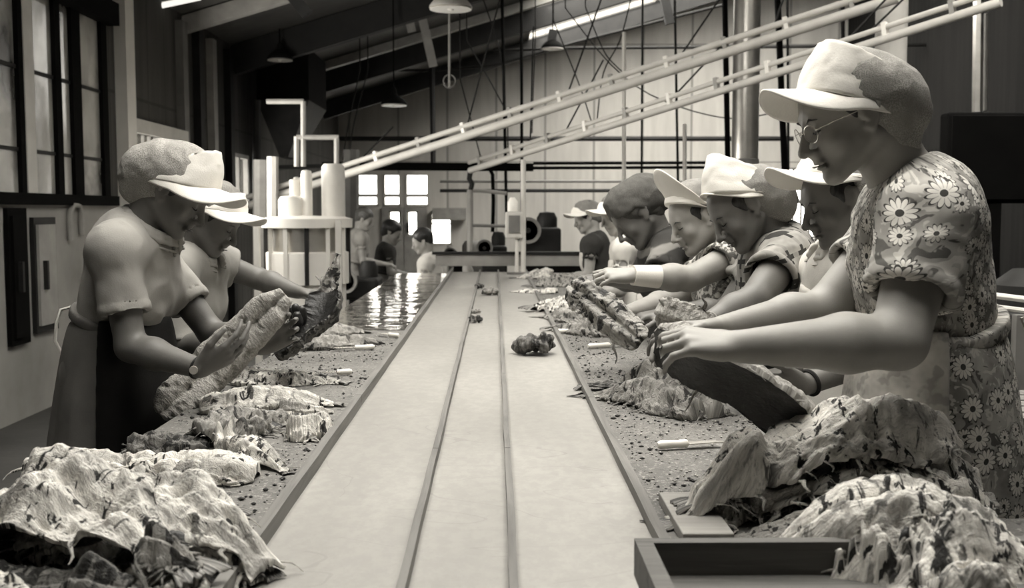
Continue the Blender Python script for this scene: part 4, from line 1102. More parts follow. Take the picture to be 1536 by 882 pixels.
def fish(label, path, W, side=(0, 1, 0), th=.022, fold=.4, seed=0, mat=0, hm=None, arch=0, res=(90, 34), tail=True, group=None, shreds=14, ragged=1.0, profile='fish', curl=0, nref=None, name='salted_fish', wob=1.0, stiff=10):
    r = np.random.default_rng(seed + 100); nS, nT = res
    C = catmull(path, nS); T = np.gradient(C, axis=0); T /= np.linalg.norm(T, axis=1, keepdims=True)
    sd = np.asarray(side, float); Sd = sd - T*(T@sd)[:, None]; Sd /= np.linalg.norm(Sd, axis=1, keepdims=True)
    Nn = np.cross(T, Sd)
    if Nn[len(Nn)//2] @ (nref if nref is not None else V(0,0,1)) < 0: Sd = -Sd; Nn = -Nn
    s = np.linspace(0, 1, nS)[:, None]; t = np.linspace(-1, 1, nT)[None, :]
    if profile == 'fish': w = np.interp(s, [0, .05, .22, .45, .7, .90, .95, 1], [.55, .74, 1, .93, .62, .26, .24, .30])
    elif profile == 'slab': w = np.interp(s, [0, .04, .2, .8, .96, 1], [.6, .88, 1, .92, .75, .45])
    else: w = np.interp(s, [0, .03, .12, .5, .85, 1], [.25, .6, .95, 1, .8, .35])
    sg = np.sign(t)
    w = W * w * (1 + ragged*(.16*noise3(s*5, sg*3+.5, seed) + .10*noise3(s*17, sg*3+.5, seed+3) + .07*noise3(s*46, sg*3, seed+7)))
    fl_ = max(abs(fold), 1e-3) * np.sign(fold if fold else 1); phi = t*fl_/2
    arc = w/(fl_/2)
    a_ = np.sin(phi)*arc; b_ = -(1-np.cos(phi))*arc
    n_t, n_n = np.sin(phi), np.cos(phi)
    prof = (.34 + .66*np.clip(1 - np.abs(t)**3, 0, 1)) * (.72 + .55*np.exp(-((np.abs(t)-.38)/.22)**2) - .35*np.exp(-(t/.09)**2))
    taper = np.interp(s, [0, .1, .4, .8, .93, 1], [.85, 1.1, 1, .55, .25, .12]) if profile == 'fish' else np.interp(s, [0, .1, .9, 1], [.6, 1, 1, .5])
    L_ = float(np.linalg.norm(np.diff(C, axis=0), axis=1).sum())
    us, vs_ = s*L_ + 0*t, t*w
    d1 = fbm(us*9, vs_*26, seed+1, 3)*.010*wob + fbm(us*34, vs_*60, seed+5, 3)*.007*wob - .012*wob*np.clip(fbm(us*16, vs_*34, seed+21, 3) - .20, 0, 1)*3 + fbm(us*70, vs_*85, seed+31, 3)*.0055*wob - .010*np.clip(fbm(us*45, vs_*60, seed+41, 2) - .30, 0, 1)*3
    topo = th*prof*taper + d1*np.minimum(taper, 1)
    gw = (.018*fbm(us*4.5, vs_*7, seed+11, 2) + curl*(np.abs(t)**3)*.04)*wob       # the whole sheet waves
    e3 = lambda A: A[..., None]
    mid = C[:, None, :] + e3(a_)*Sd[:, None, :] + e3(b_ + gw)*Nn[:, None, :]
    if arch: mid[..., 2] += (arch*np.sin(PI*s)**1.2 + 0*t)
    nv = e3(n_t + 0*s)*Sd[:, None, :] + e3(n_n + 0*s)*Nn[:, None, :]
    top = mid + nv*e3(topo); bot = mid - nv*e3(np.full_like(topo, .003))
    if hm:
        h = HM[hm]; Hb = h.blur(h.H, stiff)
        base = np.maximum(h.samp(Hb, mid[..., 0], mid[..., 1]), h.samp(h.H, bot[..., 0], bot[..., 1]) - (0))
        low = (bot[..., 2] - C[:, None, 2]); lift = max(0, -float(np.percentile(low, 12)))*.55
        nz = base + np.maximum(low + lift, .001); dz = nz - bot[..., 2]
        bot[..., 2] += dz; top[..., 2] += dz + .0; mid[..., 2] += dz
        h.stamp(top[..., 0].ravel(), top[..., 1].ravel(), top[..., 2].ravel())
    N_ = nS*nT; verts = np.concatenate([top.reshape(-1, 3), bot.reshape(-1, 3)])
    I, J = np.meshgrid(np.arange(nS-1), np.arange(nT-1), indexing='ij'); k = (I*nT + J).ravel()
    ft = np.stack([k, k+nT, k+nT+1, k+1], 1)
    e = []
    for i in range(nS-1): e += [(i*nT, N_+i*nT, N_+(i+1)*nT, (i+1)*nT), (i*nT+nT-1, (i+1)*nT+nT-1, N_+(i+1)*nT+nT-1, N_+i*nT+nT-1)]
    for j in range(nT-1): e += [(j, j+1, N_+j+1, N_+j), ((nS-1)*nT+j, N_+(nS-1)*nT+j, N_+(nS-1)*nT+j+1, (nS-1)*nT+j+1)]
    flip = np.dot(np.cross(Sd[0], T[0]), Nn[0]) > 0
    root = empty(name, mid[nS//2, nT//2], label, 'fish', group)
    uv = np.stack([us.ravel() + seed*.37, vs_.ravel()], 1); uv2 = np.concatenate([uv, uv])
    fl_faces = np.concatenate([ft, np.array(e)]); 
    V1, F1, U1 = [verts], [fl_faces], [uv2]; base = len(verts)
    for q in range(shreds):                              # loose shreds of flesh on the edges
        i = r.integers(2, nS-3); j = 0 if r.random() < .5 else nT-1
        if r.random() < .3: i = r.integers(0, 3); j = r.integers(0, nT)
        p0 = (top[i, j] + bot[i, j])/2; out = (mid[i, j] - C[i]); out = nrm(out - V(0,0,out[2])) if hm else nrm(out)
        dd = nrm(out*.8 + T[i]*r.uniform(-1, 1) + V(0, 0, r.uniform(-.5, .15))); ln = r.uniform(.012, .05); wd = r.uniform(.0025, .007)
        pr = nrm(np.cross(dd, V(0,0,1)) + V(.01,0,0)); m = 5; vv = []; uu = []
        for a in range(m):
            u = a/(m-1); pc = p0 + dd*ln*u + V(0,0,-.012*u*u) + pr*.006*math.sin(u*5+q)
            if hm: pc[2] = max(pc[2], TZ + .004)
            ww = wd*(1-u*.75)
            for (x_, z_) in ((-1,-.35),(1,-.35),(1,.35),(-1,.35)): vv.append(pc + pr*ww*x_ + V(0,0,1)*ww*z_); uu.append((q*.3+u*.05, x_*.01))
        ff = []
        for a in range(m-1):
            for c_ in range(4): c2 = (c_+1) % 4; ff.append((base+a*4+c_, base+a*4+c2, base+a*4+4+c2, base+a*4+4+c_))
        ff.append((base+3, base+2, base+1, base)); ff.append(tuple(base+(m-1)*4+c_ for c_ in range(4)))
        V1.append(np.array(vv)); F1.append(np.array(ff)); U1.append(np.array(uu)); base += len(vv)
    mesh_obj('flesh', np.concatenate(V1), np.concatenate(F1), FL[mat], root, uv=np.concatenate(U1))
    sk = (bot - nv*.0015).reshape(-1, 3); sk2 = (bot + nv*.0004).reshape(-1, 3)
    mesh_obj('skin', np.concatenate([sk, sk2]), np.concatenate([ft[:, ::-1], ft + N_]), SK, root)
    if tail and profile == 'fish':
        tv, tf, tu = [], [], []; m, kk = 9, 15; c0 = mid[-1, nT//2]; tt, ss = T[-1], Sd[-1]
        for sdz in (0, 1):
            for a in range(m):
                u = a/(m-1)
                for b in range(kk):
                    v = -1 + 2*b/(kk-1); ww = (W*.16 + W*.22*u)
                    p = c0 - tt*.01 + tt*u*W*.42*(1 + .22*abs(v) + .06*math.sin(b*2.1)) + ss*v*ww + V(0,0,1)*(.004*math.sin(b*2.4+a*.3) - .012*u*u) + V(0,0,-.0015*sdz)
                    if hm: p[2] = max(p[2], TZ + .003)
                    tv.append(p); tu.append((u*.1, v*.05))
        q = m*kk
        for a in range(m-1):
            for b in range(kk-1):
                k_ = a*kk+b; tf.append((k_, k_+1, k_+kk+1, k_+kk)); tf.append((q+k_, q+k_+kk, q+k_+kk+1, q+k_+1))
        for b in range(kk-1): k_ = (m-1)*kk+b; tf.append((k_, k_+1, q+k_+1, q+k_))
        for a in range(m-1): tf.append((a*kk, (a+1)*kk, q+(a+1)*kk, q+a*kk)); tf.append((a*kk+kk-1, q+a*kk+kk-1, q+(a+1)*kk+kk-1, (a+1)*kk+kk-1))
        mesh_obj('tail_fin', np.array(tv), np.array(tf), TAIL, root, uv=np.array(tu))
    return root
def Gp(px, py, z=TZ):
    a = P(px, py, 1.0); k = (z - CAM_H)/(a[2] - CAM_H); return V(a[0]*k, a[1]*k, z)
def lay(label, a, b, W, za=.90, zb=None, bend=0, **kw):
    """fish lying on the pile from picture point a (thick end) to b (tail)"""
    p, q = Gp(*a, za), Gp(*b, zb or za); d = q - p; s = nrm(np.cross(d, V(0,0,1))); m = (p+q)/2 + s*bend; p[2] = q[2] = m[2] = 0
    return fish(label, [p, m, q], W, side=s, **kw)

GL, GR, GM, GN = 'split salted fish in the near left pile', 'split salted fish in the near right pile', 'split salted fish in the middle left pile', 'split salted fish further along the right table'
# near left pile, from the bottom up
k = dict(hm='L', group=GL, res=(200, 72))
lay('pale salted fish piece poking out at the very bottom edge, left of the belt', (150, 870), (300, 900), .06, .87, seed=1, mat=0, profile='slab', th=.03, **k)
lay('dark blotched salted fish low in the near left pile beside the belt edge', (190, 850), (385, 850), .075, .87, seed=2, mat=3, tail=False, **k)
lay('salted fish tail end lying closest to the belt edge in the near left pile', (230, 815), (385, 850), .05, .88, seed=3, mat=1, th=.03, tail=False, **k)
lay('low salted fish bottom left, its dark flesh standing in for shaded hollows', (-60, 850), (190, 895), .09, .88, seed=4, mat=3, arch=.0, **k)  # dark flesh puts the shade of the hollows under the pile into colour
lay('salted fish under the big pale ones, middle of the near left pile', (60, 790), (350, 780), .11, .89, seed=5, mat=1, **k)
lay('knobbly pale salted fish strip in front of the belt edge', (250, 785), (405, 830), .05, .89, seed=6, mat=0, th=.034, **k)
lay('pale mottled fish with dark shade below in the bottom left corner', (-70, 850), (85, 900), .075, .93, seed=7, mat=1, arch=.03, fold=1.5, th=.03, **k)
lay('long rolled salted fish at the back of the near left pile, ragged right end', (45, 690), (385, 690), .075, .89, seed=8, mat=0, fold=1.6, th=.035, profile='slab', shreds=40, **k)
lay('ragged salted fish below the long rolled one, near left pile', (150, 720), (350, 735), .07, .90, seed=9, mat=1, th=.03, **k)
lay('large pale salted fish whose tail points down to the belt, near left pile', (70, 730), (400, 797), .125, .93, seed=10, mat=0, tail=False, th=.03, stiff=22, shreds=30, **k)
lay('broad pale salted fish on top of the near left pile, at the frame edge', (-90, 690), (270, 790), .13, .96, seed=11, mat=0, th=.034, arch=.05, fold=.5, stiff=26, shreds=30, **k)
lay('small dark topped fish flap between the pale fish of the near left pile', (215, 800), (300, 805), .03, .95, seed=12, mat=2, th=.02, arch=.01, tail=False, **k)
# middle left pile
k = dict(hm='L', group=GM, res=(130, 48))
lay('dark crumbly salted fish row at the back of the middle left pile', (190, 655), (350, 645), .09, .88, seed=20, mat=3, wob=1.6, **k)
lay('pale salted fish flat below the woman in knit shirt, upper of two', (350, 560), (510, 562), .09, .88, seed=21, mat=1, th=.03, fold=.8, **k)
lay('pale ribbed salted fish with its tail to the right, middle left pile', (300, 590), (500, 583), .085, .90, seed=22, mat=0, th=.034, fold=1.2, arch=.015, **k)
lay('shredded salted fish arched over a dark hollow, middle left pile', (305, 640), (440, 600), .075, .90, seed=23, mat=2, th=.03, fold=1.8, arch=.05, shreds=50, wob=1.8, **k)
lay('curved salted fish flap at the front of the middle left pile', (335, 655), (430, 690), .05, .88, seed=24, mat=1, fold=1.6, arch=.02, **k)
lay('pale cut salted fish chunk by the edge board, middle left pile', (430, 640), (500, 636), .05, .88, seed=25, mat=0, th=.045, profile='slab', tail=False, **k)
lay('thin pale fish strip lying behind the cut chunk on the left table', (420, 610), (500, 610), .02, .87, seed=26, mat=0, **k)
lay('salted fish lying beside the dark gloved hand on the left table', (455, 493), (545, 490), .10, .88, seed=27, mat=2, th=.04, fold=1.2, **k)
lay('slim salted fish in front of the gloved hand, its tail to the right', (440, 518), (565, 510), .075, .87, seed=28, mat=2, th=.04, fold=1.2, **k)
# right pile near
k = dict(hm='R', group=GR, res=(200, 72))
lay('small flaky salted fish piece on the board by the right edge strip', (1120, 770), (1035, 755), .04, .87, seed=30, mat=1, th=.03, profile='slab', tail=False, **k)
lay('dark salted fish at the bottom of the near right pile', (1400, 790), (1080, 800), .09, .87, seed=31, mat=2, arch=.02, **k)
lay('salted fish under the near right pile by the woman in daisy print', (1480, 735), (1130, 740), .10, .88, seed=32, mat=2, arch=.02, **k)
lay('pale arched salted fish with crumpled left end, near right pile', (1500, 800), (1120, 800), .10, .93, seed=33, mat=1, th=.035, arch=.05, fold=.9, shreds=30, **k)
lay('shaggy salted fish in the middle of the near right pile, its tip pointing left', (1480, 715), (1045, 715), .10, .93, seed=34, mat=1, th=.04, arch=.05, fold=1.1, shreds=50, stiff=16, **k)
lay('salted fish at the back of the near right pile, humped like a ridge', (1415, 664), (1010, 688), .11, .97, seed=35, mat=0, th=.045, arch=.05, fold=1.3, shreds=40, stiff=16, **k)
lay('broad pale salted fish along the right frame edge, near right pile', (1570, 790), (1130, 775), .115, .95, seed=36, mat=1, th=.038, arch=.03, fold=1.1, shreds=40, stiff=22, **k)
lay('knobbly pale salted fish in front, lying in the dark wooden box', (1180, 890), (1500, 890), .085, .90, seed=37, mat=0, th=.03, wob=1.4, profile='slab', shreds=40, **k)
lay('curled salted fish at the lower right corner beside the box', (1390, 885), (1570, 870), .075, .91, seed=38, mat=1, th=.03, arch=.02, fold=1.3, shreds=30, wob=1.6, **k)
# along the right table
k = dict(hm='R', group=GN, res=(110, 40))
lay('pale salted fish lying flat below the hump, right table middle', (1015, 587), (925, 582), .055, .88, seed=40, mat=1, th=.04, fold=1.0, **k)
lay('dark furrowed salted fish with a fanned tail over the right edge strip', (1010, 575), (880, 570), .09, .88, seed=41, mat=3, th=.02, wob=1.8, **k)
lay('humped dark mottled salted fish on the right table behind the pale one', (1060, 590), (880, 560), .11, .92, seed=42, mat=2, th=.045, arch=.03, fold=1.2, wob=1.6, shreds=30, bend=.05, **k)
lay('wet looking salted fish bundle under the raised fish of the reaching woman', (935, 487), (835, 480), .14, .90, seed=43, mat=2, th=.05, fold=1.2, wob=1.5, **k)
lay('grey salted fish left of the reaching woman, resting on the edge strip', (900, 470), (815, 462), .14, .90, seed=44, mat=2, th=.04, arch=.03, fold=1.4, wob=1.6, **k)
lay('crumpled salted fish in the heap below her bandaged wrist', (900, 452), (810, 448), .15, .92, seed=45, mat=1, th=.04, fold=1.2, wob=2, **k)
lay('ragged light fish on the heap left of the bandaged wrist', (880, 437), (800, 440), .15, .95, seed=46, mat=1, th=.03, arch=.03, fold=1.4, wob=2, shreds=40, **k)
lay('flat salted fish lying across the right belt edge, far along', (835, 436), (768, 434), .06, .87, seed=47, mat=0, th=.02, fold=.5, **k)
lay('far salted fish at the head of the right table, pale', (870, 418), (800, 420), .16, .90, seed=48, mat=2, th=.05, fold=1, wob=2, **k)
lay('far salted fish at the head of the right table, overlapping the belt side', (830, 412), (775, 412), .16, .88, seed=49, mat=1, th=.05, fold=1, wob=2, **k)
# fish held in hands
fish('long pebbly salted fish roll held up slantwise by the woman in knit shirt', [P(240, 622, 2.93), P(300, 568, 3.0), P(362, 505, 3.04), P(428, 442, 3.06)], .092, side=nrm(V(.6, -.1, -.75)), nref=V(-.3,-.9,.2), th=.03, fold=3.6, seed=60, mat=4, profile='roll', shreds=0, wob=.3, ragged=.5, res=(120, 60))
fish('dark limp salted fish hanging folded from the dark gloved hand', [P(412, 532, 3.32), P(448, 508, 3.34), P(482, 478, 3.38), P(492, 438, 3.44)], .085, side=nrm(V(.75, -.2, .3)), nref=V(.2,.9,0), th=.018, fold=1.9, seed=61, mat=3, profile='slab', shreds=6, wob=1.3, res=(100, 40), tail=False)
fish('slim pale mottled fish end standing up behind the dark gloved hand', [P(478, 462, 3.50), P(494, 425, 3.52), P(509, 382, 3.55)], .036, side=V(1, 0, .4), nref=V(0,-.9,.2), th=.016, fold=1.0, seed=65, mat=2, profile='fish', shreds=2, wob=.8, res=(80, 30), tail=False)
fish('big salted fish held on edge by the woman in daisy print, dark skin side showing', [P(985, 512, 1.98), P(1050, 545, 1.93), P(1135, 588, 1.93), P(1222, 660, 1.96)], .058, side=V(0, -.62, .78), nref=V(0,.8,.6), th=.045, fold=.9, seed=62, mat=4, profile='slab', shreds=8, wob=.7, ragged=.5, res=(120, 44))
fish('salted fish raised on its pale edge by the reaching woman', [P(856, 428, 3.25), P(905, 465, 3.15), P(962, 512, 3.0)], .055, side=nrm(V(-.6, .0, -.7)), nref=V(-.2,-.9,.2), th=.022, fold=.5, seed=63, mat=2, profile='slab', shreds=3, wob=.8, res=(90, 34))
fish('grey fuzzy fish end held under the hands of the cross checked woman', [P(985, 470, 2.86), P(1030, 485, 2.82), P(1080, 512, 2.78)], .062, side=V(0, -.7, .7), nref=V(0,-.7,.7), th=.03, fold=1.6, seed=64, mat=4, profile='slab', shreds=6, wob=1.0, res=(70, 30))

# scraps lying on the belts
def scrap(label, px, py, r, seed, mat, flat=.6):
    c = Gp(px, py); F = Field(*[make_axis(c[i]-r*2, c[i]+r*2, r/16) for i in range(2)], make_axis(TZ, TZ+r*2.4, r/16))
    rr = np.random.default_rng(seed)
    for i in range(9):
        a, b = rr.uniform(0, 6.28), rr.uniform(.2, .8)
        q = c + V(math.cos(a)*r*b, math.sin(a)*r*b, r*flat*rr.uniform(.5, 1.1)); q2 = q + rr.uniform(-1, 1, 3)*r*V(.6, .6, .25)
        F.cone(q, q2, r*rr.uniform(.2, .38), r*rr.uniform(.15, .32), k=r*.25)
    vs, q = F.mesh(); nn = vnormals(vs, q); vs = vs + nn*(fbm(vs[:,0]*3/r, vs[:,1]*3/r, vs[:,2]*3/r + seed)*r*.28)[:, None]; vs[:, 2] = np.maximum(vs[:, 2], TZ+.0005)
    return tag(mesh_obj('fish_scrap', vs, q, FL[mat], None, uv=vs[:, :2]*1.0), label, 'fish scrap')
scrap('brown crumpled fish scrap ball lying on the right belt', 803, 531, .078, 1, 3, .7)
scrap('small pale fish scrap far up on the middle belt', 735, 443, .055, 2, 2)
scrap('small dark fish scrap touching the left divider strip, far up', 719, 433, .035, 3, 3)
scrap('tiny dark fish scrap on the middle belt, nearer than the pale one', 712, 484, .035, 4, 3)
scrap('tiny fish shred hanging by the left divider strip', 712, 470, .025, 5, 2)

# knives
def knife(label, a, b, z=.0):
    p, q = Gp(*a), Gp(*b); d = nrm(q-p); L = float(np.linalg.norm(q-p)); s = nrm(np.cross(d, V(0,0,1)))
    t = empty('knife', (p+q)/2, label, 'knife', 'knives on the work tables')
    h = MB(); zc = TZ + .013 + z
    h.tube([V(*(p + d*u)[:2], zc) for u in (0, .008, .05, L*.42, L*.45)], [.006, .0105, .009, .0105, .008], 12); h.build('handle', M['knife'], t, True)
    bl = MB(); x0, x1 = L*.45, L; w_ = .013
    def pt(u, v, zz): c = p + d*u + s*v; return (c[0], c[1], zc + zz)
    out = [(x0, -w_), (x1-.02, -w_), (x1, w_*.8), (x0, w_)]
    bl.add([pt(u, v, .0012) for u, v in out] + [pt(u, v, -.0012) for u, v in out], [(0,1,2,3), (7,6,5,4), (0,4,5,1), (1,5,6,2), (2,6,7,3), (3,7,4,0)]); bl.build('blade', M['blade'], t)
    return t
knife('pale handled knife on the right table in front of the humped fish', (942, 608), (1036, 602))
knife('pale handled knife half under the near right pile', (986, 676), (1085, 670))
knife('knife left of the near woman hands, right table', (882, 524), (952, 519))
knife('knife lying at the right edge strip below the raised fish', (835, 501), (925, 498))
knife('knife by the ribbed fish on the left table', (528, 563), (484, 565))
knife('knife on the left table right of the gloved hand', (562, 525), (496, 527))
knife('knife at the wet table edge beside the slim fish', (598, 508), (566, 504))
# box at the lower right, bench that carries the overhanging pile
t = empty('fish_box', (.5, 1.4, TZ), 'dark wooden box at the lower right corner of the belt, open topped', 'box')
bx0, bx1, by0, by1, bz0, bz1 = .196, .90, 1.02, 1.475, TZ+.035, .938
MB().box((bx0, by1-.022, bz0), (bx1, by1, bz1)).build('far_board', M['woodx'], t)
MB().box((bx0, by0, bz0), (bx1, by0+.022, bz1)).build('near_board', M['woodx'], t)
MB().box((bx0, by0+.022, bz0), (bx0+.024, by1-.022, bz1)).build('end_board', M['woodx'], t)
MB().box((bx1-.024, by0+.022, bz0), (bx1, by1-.022, bz1)).build('end_board', M['woodx'], t)
MB().box((bx0+.024, by0+.022, bz0), (bx1-.024, by1-.022, bz0+.006)).build('bottom_board', M['woodx'], t)
o = empty('bench', (.9, 1.35, 0), 'low plank bench continuing the right table at the lower right corner', 'bench')
MB().box((TR+.005, .9, TZ-.04), (1.12, 1.86, TZ)).build('bench_top', m_top, o)
for x_ in (TR+.06, 1.06):
    for y_ in (.96, 1.80): MB().box((x_-.03, y_-.03, 0), (x_+.03, y_+.03, TZ-.04)).build('leg', M['wood'], o)
p = Gp(1030, 778)
o = MB().box((p[0]-.035, p[1]-.16, TZ+.001), (p[0]+.05, p[1]+.10, TZ+.022)).build('wood_offcut', M['woodlight'], None, bevel=.002); tag(o, 'pale thin board lying beside the right edge strip near the box', 'board')
# ------------------------------------------------------------------ overhead rails, columns, pipes, wires
def rail(label, a, b, ya, yb, gap, n_br, r=.022, mat='cream', hang=()):
    A, B = P(*a, ya), P(*b, yb); d = nrm(B-A); up = nrm(V(0,0,1) - d*d[2]); t = empty('conveyor_rail', (A+B)/2, label, 'rail')
    for s_, rr in ((-1, r*1.25), (1, r*.8)): MB().tube([A + up*gap/2*s_ + (B-A)*u for u in np.linspace(0, 1, 9)], rr, 10).build('rail_pipe', M[mat], t, True)
    L = np.linalg.norm(B-A)
    for i in range(n_br):
        c = A + (B-A)*((i+.35)/n_br)
        MB().beam(c - up*(gap*.75), c + up*(gap*.95), .045, .035, d).build('bracket', M['lampwhite' if i % 2 else 'fade'], t)
    for (u, top) in hang:
        c = A + (B-A)*u; MB().tube([c + up*gap*.6, P(*top, (ya+(yb-ya)*u))], .009, 6).build('hanger_rod', M['dark'], t)
    return t
rail('upper pale twin pipe rail sloping down to the drum machine on the left', (372, 302), (1345, -12), 12.0, 8.6, .095, 13, .034, 'cream',
     ((.23, (590, 190)), (.42, (752, -10)), (.58, (905, -10)), (.74, (1085, -10)), (.86, (1178, -10))))
rail('lower pale twin pipe rail starting at the black beam and rising right', (704, 250), (1500, -6), 11.5, 7.4, .085, 11, .026, 'cream',
     ((.17, (800, 40)), (.26, (905, 90)), (.50, (1090, 60)), (.80, (1335, -8)), (.83, (1362, -8))))
def column(label, px, Y, r, mat, bands=(), z1=6.6):
    c = P(px, 300, Y); t = empty('column', (c[0], c[1], 0), label, 'column')
    MB().lathe((c[0], c[1], 0), [(r*1.25, 0), (r*1.25, .05), (r, .08), (r, roof_z(c[0])-.05)], 28).build('shaft', M[mat], t, True)
    for z in bands: MB().lathe((c[0], c[1], z), [(r, -.03), (r*1.06, -.025), (r*1.06, .025), (r, .03)], 28).build('band', M['grey'], t, True)
    return t
column('metal duct column behind the women, left of the two', 1116, 11.0, .135, 'steel', (1.9, 4.2))
column('wide pale duct column behind the near woman head, right of the two', 1330, 9.4, .135, 'cream', (1.9,))
def pole(label, name, pts, r, mat, cat='pipe', group=None, n=8):
    return tag(MB().tube([P(*p) for p in pts], r, n).build(name, M[mat], None, True), label, cat, group)
def cpole(label, name, px, Y, y0, y1, r, mat, cat='pipe'):
    if name == 'upright_duct': y1 = 316 + CAM_H*1600/Y - 1
    return pole(label, name, [(px, y0, Y), (px, y1, Y)], r, mat, cat)
cpole('bright white upright rod left of the duct columns', 'white_rod', 936, 12, 48, 425, .022, 'lampwhite', 'rod')
cpole('short bright white upright rod above the flipped up visor', 'white_rod', 1027, 12, 186, 300, .022, 'lampwhite', 'rod')
cpole('thin white rod hanging from the roof through the rope loop', 'white_rod', 674, 12, -75, 132, .013, 'fade', 'rod')
pole('rope loop hanging around the thin white rod under the roof', 'rope_loop', [(674 + 9*math.sin(t), 122 + 10*math.cos(t), 12) for t in np.linspace(0, 2*PI, 17)], .008, 'grey', 'rope')
pole('slim steel pipe running down the dark right wall', 'wall_pipe', [(1468, -10, 13), (1466, 168, 13)], .065, 'steel')
pole('thinner steel pipe beside the slim one on the dark right wall', 'wall_pipe', [(1480, 20, 13.1), (1478, 166, 13.1)], .03, 'grey')
for i, (px, q, Y, r, lb) in enumerate(((1087, 1096, 13, .035, 'black upright pipe just left of the metal duct column'), (1166, 1186, 13, .04, 'black slanting pipe between the duct columns'),
       (1012, 1018, 15, .018, 'thin upright conduit above the reaching woman'), (964, 962, 15, .016, 'thin upright conduit right of the bright white rod'),
       (753, 760, 15, .022, 'black upright wire pipe left of the control box'), (782, 783, 15, .022, 'black upright wire pipe right of the control box'),
       (1264, 1266, 15, .03, 'dark upright pipe behind the near woman cap'), (1181, 1183, 16, .02, 'thin dark conduit right of the slanting pipe'))):
    pole(lb, 'wall_conduit', [(px, -12, Y), (q, 470 if i in (0, 1) else 330, Y)], r, 'black')
# horizontal pipes on the back wall
def hpipe(label, name, x0, x1, y, Y, r, mat, drop=0): return pole(label, name, [(x0, y, Y), (x1, y + drop, Y)], r, mat)
hpipe('long thin dark pipe across the back wall, highest', 'wall_pipe', 448, 1190, 208, 20, .045, 'dark')
t = empty('pipe_pair', P(950, 248, 15), 'pair of black pipes ending in a black valve behind the women', 'pipe')
for y in (244, 251): MB().tube([P(800, y+1, 15), P(1072, y, 15)], .022, 8).build('pipe', M['black'], t, True)
MB().lathe(P(1078, 247, 15), [(0, -.10), (.10, -.10), (.12, -.05), (.12, .05), (.09, .09), (0, .09)], 16, 'x').build('valve', M['black'], t, True)
MB().tube([P(1078, 236, 15), P(1078, 262, 15)], .03, 8).build('valve_stem', M['black'], t, True)
hpipe('thin pipe on the back wall below the black pair', 'wall_pipe', 660, 1060, 272, 19, .025, 'grey')
hpipe('lowest thin pipe on the back wall above the machinery', 'wall_pipe', 660, 1000, 286, 19, .030, 'dark')
tag(MB().beam(P(484, 249, 14), P(800, 251, 14), .12, .10).build('steel_beam', M['black']), 'thick black steel beam above the bright doors', 'beam')
tag(MB().beam(P(380, 252, 14.2), P(484, 249, 14.2), .10, .05).build('steel_beam', M['dark']), 'thinner dark beam end behind the pale rail over the drum machine', 'beam')
pole('black hooked pipe dropping from the thick black beam', 'drop_pipe', [(735, 254, 14.1), (739, 262, 14.1), (740, 300, 14.1), (739, 348, 14.1)], .025, 'black')
# slack wires
for i, (pts, lb) in enumerate((([(848, 12, 13), (905, 85, 13), (955, 130, 13), (1005, 155, 13), (1060, 172, 13), (1110, 178, 13), (1165, 168, 13)], 'slack wire crossing from the roof to the slanting pipe'),
      ([(878, 10, 13), (905, 75, 13), (925, 100, 13), (940, 112, 13)], 'slack wire running beside the longest one'),
      ([(830, 30, 13), (868, 125, 13), (888, 185, 13)], 'wire slanting down left of the bright white rod'),
      ([(948, -8, 12.6), (930, 60, 12.6), (905, 110, 12.6), (895, 185, 12.6)], 'wire slanting down to the lower rail hanger'),
      ([(700, 60, 13), (745, 140, 13), (760, 175, 13), (762, 230, 13)], 'wire with a knot above the upper rail left of centre'),
      ([(722, -10, 13), (750, 80, 13), (758, 172, 13)], 'wire joining the knot above the upper rail'),
      ([(690, 118, 13), (705, 175, 13), (722, 240, 13)], 'thin wire hanging down by the rope loop'),
      ([(552, 105, 14), (530, 190, 14), (524, 240, 14)], 'thin slanting cord left of the black pendant lamp'),
      ([(540, 105, 14), (522, 190, 14), (514, 240, 14)], 'second thin slanting cord left of the black pendant lamp'),
      ([(410, 100, 14), (428, 170, 14), (442, 215, 14)], 'cord hanging in the dark corner over the drum machine'),
      ([(803, 60, 14), (800, 130, 14), (798, 200, 14)], 'thin cord hanging at centre behind the upper rail'))):
    w0 = P(*pts[0]); tag(MB().tube(np.vstack([[V(w0[0], w0[1], roof_z(w0[0])-.02)], catmull([P(*p) for p in pts], 16)]), .008, 5).build('wire', M['dark'], None, True), lb, 'wire')
# lamps
def pendant(label, px, py, Y, r, shade, topz=None, cord=True):
    c = P(px, py, Y); t = empty('pendant_lamp', c, label, 'lamp')
    sh_ = MB().lathe(c, [(r, 0), (r*.98, .02), (r*.72, r*.42), (r*.34, r*.66), (r*.22, r*.8), (r*.20, r*1.1), (r*.12, r*1.25), (0, r*1.25)], 28).build('shade', M[shade], t, True)
    MB().lathe(c + V(0,0,-.004), [(0, .03), (r*.6, .02), (r*.93, 0), (r*.97, -.012)], 28).build('reflector', M['lampwhite'], sh_, True)
    MB().lathe(c + V(0,0,.0), [(0, -.03), (r*.15, -.02), (r*.18, .01), (0, .03)], 12).build('bulb', M['lampwhite'], sh_, True)
    if cord: MB().tube([c + V(0,0,r*1.2), V(c[0], c[1], roof_z(c[0])-.02)], .009, 6).build('cord', M['black'], t, True)
    return t
pendant('black enamel pendant lamp hanging left of centre', 591, 157, 13.0, .16, 'black')
pendant('bright rimmed pendant lamp in the dark at upper left', 420, 89, 13, .155, 'dark')
pendant('pale pendant lamp at the top edge by the white roof braces', 676, 12, 11, .22, 'cream')
pendant('small dark pendant lamp under the roof right of centre', 829, 72, 15, .16, 'black')
n = NT('lit_tube'); e_ = n.n('ShaderNodeEmission'); e_.inputs[0].default_value = g(1); e_.inputs[1].default_value = 1.3; n.t.links.new(e_.outputs[0], n.out.inputs[0]); M['tube'] = n.m
